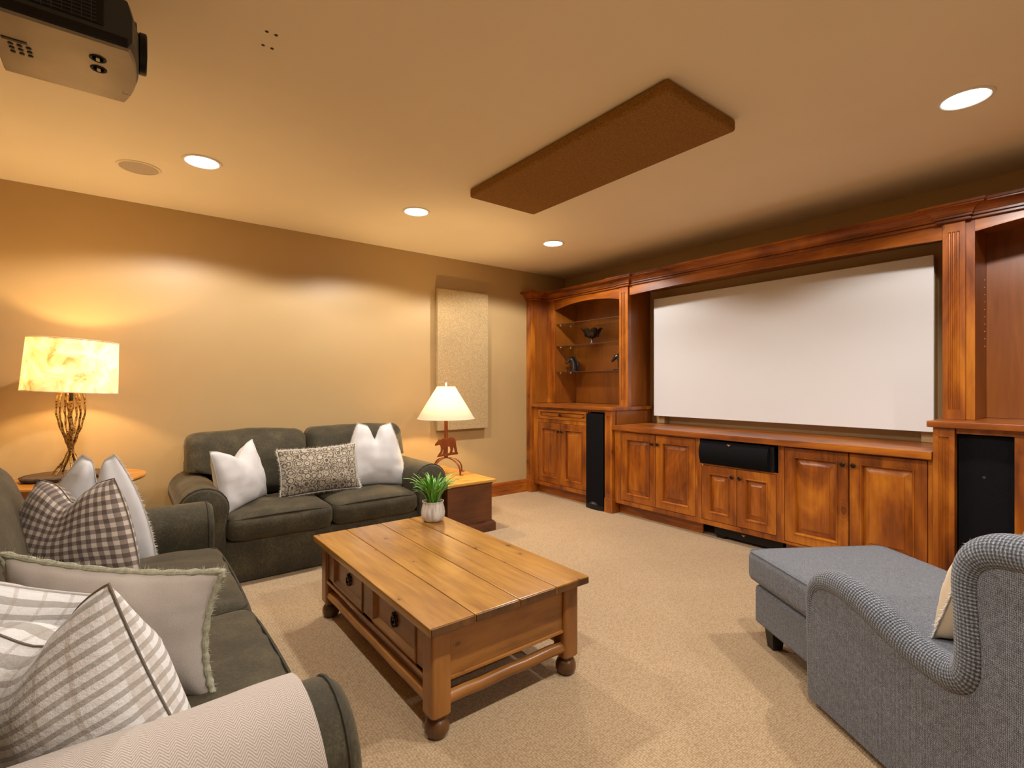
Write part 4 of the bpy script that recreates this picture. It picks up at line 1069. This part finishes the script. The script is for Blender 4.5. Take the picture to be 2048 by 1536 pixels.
sofa('love_seat', 'dark olive chenille love seat against the back wall', (.245, 3.395, 0), 0, 1.73, .235, 0.93, .009, 1, 'matching olive sofas')
sofa('long_sofa', 'dark olive chenille sofa along the left edge seen from its near arm', (.368, .93, 0), PI / 2, 2.235, .235, 1.09, .021, 11, 'matching olive sofas')

# ================================================================== pillows
def pillow(label, c, wv, up, W, H, T, m, chop=0, ears=.07, n=26, fringe=None, flen=.02, seam='seam', name='throw_pillow', group=None, mback=None, seed=0, lean=0, seam_r=.0028, chopw=.36, squash=.12, wr=.010):
    wv = Vector(wv).normalized(); up = Vector(up); up = (up - wv * up.dot(wv)).normalized(); nr = wv.cross(up)
    c = Vector(c)
    r = root(name, tuple(c - up * H / 2), label, 'pillow', group)
    g = [2 * i / n - 1 for i in range(n + 1)]; g = [math.copysign(abs(x) ** .85, x) for x in g]
    def surf(s, t, sg):
        e = ears
        x = s * W / 2 * (1 - e * (1 - t * t)); y = t * H / 2 * (1 - e * (1 - s * s))
        th = T / 2 * max(0, (1 - s * s)) ** .5 * max(0, (1 - t * t)) ** .5
        th = th * (1 + .12 * (1 - t))
        if chop:
            k = ((t + 1) / 2) ** 2.0; d = math.exp(-(s / chopw) ** 2) * k
            y -= chop * H * d; x *= 1 - squash * k * min(1, chop * 4)
            y += .03 * H * k * abs(s)
            th += T * .10 * k * math.exp(-((abs(s) - .45) / .25) ** 2) * (1 - t * t) ** .3 * (1 - s * s) ** .3
        z = th * sg
        z += lean * (t + 1) ** 2 * H * .1
        p = Vector((x, y, z))
        k = noise.fractal(Vector((x * 9 + seed * 5, y * 9, sg * 3 + seed)), 1.0, 2.0, 3) * wr * min(1, (1 - s * s) * (1 - t * t) * 6)
        p.z += k
        return p
    Tm = lambda p: c + wv * p.x + up * p.y + nr * p.z
    def build(sides):
        b = bm_new(); lay = b.loops.layers.uv.verify()
        for sg in sides:
            vs = [[b.verts.new(Tm(surf(a, q, sg))) for q in g] for a in g]
            for i in range(n):
                for j in range(n):
                    f = b.faces.new((vs[i][j], vs[i + 1][j], vs[i + 1][j + 1], vs[i][j + 1]))
                    for lp, (a, q) in zip(f.loops, ((i, j), (i + 1, j), (i + 1, j + 1), (i, j + 1))): lp[lay].uv = ((g[a] * .5 + .5) * W / .45, (g[q] * .5 + .5) * H / .45)
        bmesh.ops.remove_doubles(b, verts=b.verts[:], dist=1e-6)
        return b
    if mback:
        part('front_cover', build((1,)), m, r, smooth=90); part('back_cover', build((-1,)), mback, r, smooth=90)
    else: part('cover', build((1, -1)), m, r, smooth=90)
    edge = [(g[i], -1) for i in range(n)] + [(1, g[i]) for i in range(n)] + [(g[n - i], 1) for i in range(n)] + [(-1, g[n - i]) for i in range(n)]
    if seam:
        b = bm_new(); tube(b, [Tm(surf(s, t, 0)) for s, t in edge], [seam_r * (1 + (.25 * math.sin(i * 2.4) if seam_r > .005 else 0)) for i in range(len(edge))], 6 if seam_r < .005 else 10, closed=True); part('seam', b, seam, r)
    if fringe:
        b = bm_new(); rnd = random.Random(seed)
        cnt = int((2 * W + 2 * H) / .0014)
        for k in range(cnt):
            q = rnd.random() * len(edge); i = int(q); fq = q - i; s0, t0 = edge[i]; s1, t1 = edge[(i + 1) % len(edge)]
            s = s0 + (s1 - s0) * fq; t = t0 + (t1 - t0) * fq
            p = surf(s, t, 0); o = Vector((s if abs(s) > .999 else 0, t if abs(t) > .999 else 0, 0)); o = o.normalized() if o.length else o
            tip = p + (o + Vector((rnd.uniform(-.6, .6), rnd.uniform(-.6, .6), rnd.uniform(-.7, .7)))) * flen * rnd.uniform(.5, 1.1)
            d = (tip - p); u = Vector((-d.y, d.x, .3 * d.z)).normalized() * .0011; v = Vector((0, 0, .0011))
            a_, b_, c_ = b.verts.new(Tm(p + u)), b.verts.new(Tm(p - u * .5 + v)), b.verts.new(Tm(p - u * .5 - v)); e_ = b.verts.new(Tm(tip))
            b.faces.new((a_, b_, e_)); b.faces.new((b_, c_, e_)); b.faces.new((c_, a_, e_))
        f = part('fringe', b, fringe, r, smooth=90); f['kind'] = 'stuff'
    return r
# love seat
pillow('white linen pillow with chopped top leaning at the left arm of the love seat', (.595, 3.70, .612), (.60, .66, .06), (-.42, -.18, .90), .47, .40, .17, 'linen', chop=.17, seed=1, squash=.10, chopw=.42, group='pillows on the sofas')
pillow('block-printed oblong pillow with fringed border in the middle of the love seat', (1.115, 3.72, .600), (1, -.04, .02), (0, .32, 1), .56, .335, .15, 'print', fringe='fringe_w', flen=.014, seed=2, seam='fringe_w', group='pillows on the sofas')
pillow('white linen pillow with deep chopped top at the right arm of the love seat', (1.55, 3.77, .655), (.98, -.18, -.03), (.25, .20, 1), .51, .49, .19, 'linen', chop=.20, chopw=.24, squash=.62, fringe='fringe_w', flen=.009, seed=3, group='pillows on the sofas')
# long sofa
pillow('brown and cream gingham pillow on the long sofa', (-.170, 2.69, .610), (.83, -.55, 0), (-.20, .25, 1), .565, .42, .20, 'gingham', chop=.17, chopw=.36, squash=.72, seed=4, seam='seam_dark', group='pillows on the sofas')
pillow('white frayed linen pillow tucked behind the gingham pillow', (-.108, 2.865, .645), (.97, -.20, -.05), (-.40, .10, 1), .48, .49, .15, 'linen', chop=.20, chopw=.22, squash=.95, fringe='fringe_w', flen=.012, seed=5, group='pillows on the sofas')
pillow('oblong taupe-backed pillow with thick sage fringe on the long sofa', (-.035, 1.655, .595), (-.78, .62, .07), (-.19, .16, 1), .58, .33, .15, 'print', mback='linen_taupe', fringe='fringe_g', flen=.013, seed=6, seam='fringe_g', seam_r=.0085, ears=.13, group='pillows on the sofas')
pillow('white and grey woven stripe pillow half behind its twin at the left edge', (-.36, 1.52, .650), (.60, .35, -.42), (.05, -.45, 1), .46, .46, .16, 'stripe', seed=7, group='striped pillows by the near arm')
pillow('white and grey woven stripe pillow with upright corner at the near arm', (-.085, 1.345, .575), (.56, -.66, .24), (-.30, .02, 1), .46, .43, .24, 'stripe', seed=8, chop=.16, chopw=.5, squash=.1, seam='seam_dark', group='striped pillows by the near arm')

# ---- herringbone throw over the near arm of the long sofa
def throw():
    c = root('herringbone_throw', (-.05, 1.05, .61), 'beige herringbone throw draped over the near arm of the long sofa', 'throw')
    b = bm_new(); lay = b.loops.layers.uv.verify()
    r = .1475; cy, cz = .93 + .1175, .478
    prof = []
    for k in range(9): prof.append((.93 + .012 - .0 + .002 * k - .028, .05 + (.40 - .05) * k / 8))
    for k in range(1, 18):
        a = math.radians(205 - k * 225 / 18); prof.append((cy + r * math.cos(a), cz + r * math.sin(a)))
    for k in range(1, 3): prof.append((1.185, .44 - .02 * k))
    nx = 40; rows = []; ln = 0
    us = []
    for j, p in enumerate(prof):
        if j: ln += math.hypot(p[0] - prof[j - 1][0], p[1] - prof[j - 1][1])
        us.append(ln)
    X0, X1 = -.62, .285
    for lay_ in (0, 1):
        vs = []
        for i in range(nx + 1):
            row = []
            for j, p in enumerate(prof):
                x = X0 + (X1 - X0) * i / nx + .012 * math.sin(us[j] * 6) * (i / nx)
                k = .005 * noise.noise(Vector((x * 7, us[j] * 5, 1)))
                a = prof[max(0, j - 1)]; e = prof[min(len(prof) - 1, j + 1)]; d = Vector((e[0] - a[0], e[1] - a[1])).normalized()
                o = (k + .003) if lay_ else k - .001
                row.append(b.verts.new((x, p[0] - d.y * o, p[1] + d.x * o)))
            vs.append(row)
        for i in range(nx):
            for j in range(len(prof) - 1):
                f = b.faces.new((vs[i][j], vs[i + 1][j], vs[i + 1][j + 1], vs[i][j + 1]))
                for lp, (a_, q) in zip(f.loops, ((i, j), (i + 1, j), (i + 1, j + 1), (i, j + 1))): lp[lay].uv = ((X0 + (X1 - X0) * a_ / nx) * 26, us[q] * 26)
        rows.append(vs)
    A, Bq = rows
    for i in range(nx):
        for j in (0, len(prof) - 1): b.faces.new((A[i][j], A[i + 1][j], Bq[i + 1][j], Bq[i][j]))
    for j in range(len(prof) - 1):
        for i in (0, nx): b.faces.new((A[i][j], A[i][j + 1], Bq[i][j + 1], Bq[i][j]))
    part('cloth', b, 'herring', c, smooth=60)
throw()

# ================================================================== grey chaise
def chaise():
    A0 = (2.35, 1.17, 0)
    c = root('chaise_longue', A0, 'grey tweed chaise longue with rolled swooping arms at the right', 'chaise', rotz=math.atan2(-.541, .841))
    Wd = .67; LN = 1.50
    # local: x across (0 = side facing the coffee table), y = -t towards the head
    b = bm_new(); box(b, .0, Wd, -LN + .05, .0, .10, .278, .018, 3); part('base', b, 'tweed', c, local=True)
    b = bm_new(); cushion(b, (Wd / 2, .045 - .61, .358), (Wd + .03, 1.22, .145), .035, puff=.014, wr=.002, n=20, seed=3); part('seat_cushion', b, 'tweed', c, smooth=80, local=True)
    b = bm_new(); pts = [(Wd / 2 + p[0], .045 - .61 + p[1], .424) for p in rrect(Wd / 2 + .008, .605, .03, 5)]; tube(b, pts, .003, 6, closed=True); part('piping', b, 'tweed', c, local=True)
    for (x, y) in ((.065, -.060), (Wd - .065, -.060), (.07, -LN + .12), (Wd - .07, -LN + .12)):
        b = bm_new(); loft(b, [[(x + sx * h, y + sy * h, z) for sx, sy in ((-1, -1), (1, -1), (1, 1), (-1, 1))] for z, h in ((0, .022), (.102, .032))]); part('leg', b, 'chaise_leg', c, local=True)
    path = [(.452, .030), (.452, .20), (.452, .36), (.456, .415), (.472, .452), (.50, .480), (.545, .497), (.60, .502), (.66, .496), (.72, .482), (.78, .462), (.84, .443), (.90, .430), (.96, .425), (1.01, .428), (1.045, .445), (1.060, .48), (1.062, .54), (1.057, .62), (1.052, .69), (1.058, .735), (1.080, .772), (1.12, .797), (1.18, .810), (1.28, .820), (1.40, .828), (1.50, .828)]
    rad = [.030, .033, .036, .039, .041, .042, .045, .046, .047, .047, .047, .047, .047, .048, .050, .051, .051, .050, .049, .049, .049, .049, .049, .049, .049, .049, .049]
    for s in (0, 1):
        xc = -.018 if s == 0 else Wd + .018
        poly = path + [(1.50, .030)]
        b = bm_new(); xa, xb = (-.052, .045) if s == 0 else (Wd + .052, Wd - .045)
        prism(b, poly, lambda p, q: (xa if q == 0 else xb, -p[0], p[1])); pn = part('side_panel', b, 'tweed', c, local=True, smooth=20)
        # smooth the roll path
        fp = []; fr = []
        for i in range(len(path) - 1):
            p0 = path[max(0, i - 1)]; p1 = path[i]; p2 = path[i + 1]; p3 = path[min(len(path) - 1, i + 2)]
            for q in range(4):
                t = q / 4
                f = lambda a, b_, c_, d_: .5 * (2 * b_ + (c_ - a) * t + (2 * a - 5 * b_ + 4 * c_ - d_) * t * t + (3 * b_ - a - 3 * c_ + d_) * t ** 3)
                fp.append((xc, -f(p0[0], p1[0], p2[0], p3[0]), f(p0[1], p1[1], p2[1], p3[1]))); fr.append(rad[i] + (rad[i + 1] - rad[i]) * t)
        fp.append((xc, -path[-1][0], path[-1][1])); fr.append(rad[-1])
        b = bm_new(); tube(b, fp, fr, 20, uv=True); part('rolled_edge', b, 'tweed_roll', c, smooth=80, local=True)
    b = bm_new(); cushion(b, (Wd / 2, -1.24, .615), (Wd - .08, .30, .40), .06, puff=.02, front=.02, n=16, seed=5, shape=lambda q: Vector((q.x, q.y - .10 * (q.z / .45 + .5) + .05, q.z))); part('back_cushion', b, 'tweed', c, smooth=80, local=True)
    b = bm_new(); box(b, .046, Wd - .046, -1.495, -1.33, .10, .845, .03, 3); part('back_panel', b, 'tweed', c, local=True)
    return c
ch = chaise()
Rz = math.atan2(-.541, .841)
def chl(x, t, z):
    v = Matrix.Rotation(Rz, 3, 'Z') @ Vector((x, -t, z)); return (2.35 + v.x, 1.17 + v.y, v.z)
def chd(x, t, z):
    v = Matrix.Rotation(Rz, 3, 'Z') @ Vector((x, -t, z)); return v
pillow('cream pillow leaning on the back of the grey chaise', chl(.30, .885, .60), chd(1, .0, 0), chd(0, .33, 1), .44, .34, .17, 'linen_cream', ears=.05, seed=9, fringe='fringe_w', flen=.012)
# grey throw over the chaise back
def gthrow():
    c = root('grey_throw', chl(.30, 1.42, .85), 'grey ribbed throw folded over the back of the chaise', 'throw')
    b = bm_new(); prof = [(1.15, .830), (1.165, .862), (1.20, .874), (1.34, .880), (1.42, .880), (1.50, .865), (1.555, .84), (1.57, .78), (1.575, .66)]
    secs = []
    for i in range(13):
        x = -.01 + .48 * i / 12
        out = [chl(x, p[0], p[1] + .012 + .004 * noise.noise(Vector((x * 20, p[0] * 10, 0)))) for p in prof]; inn = [chl(x, p[0], p[1] + .002) for p in prof[::-1]]
        secs.append(out + inn)
    loft(b, secs); part('cloth', b, 'throw_grey', c, smooth=70)
gthrow()
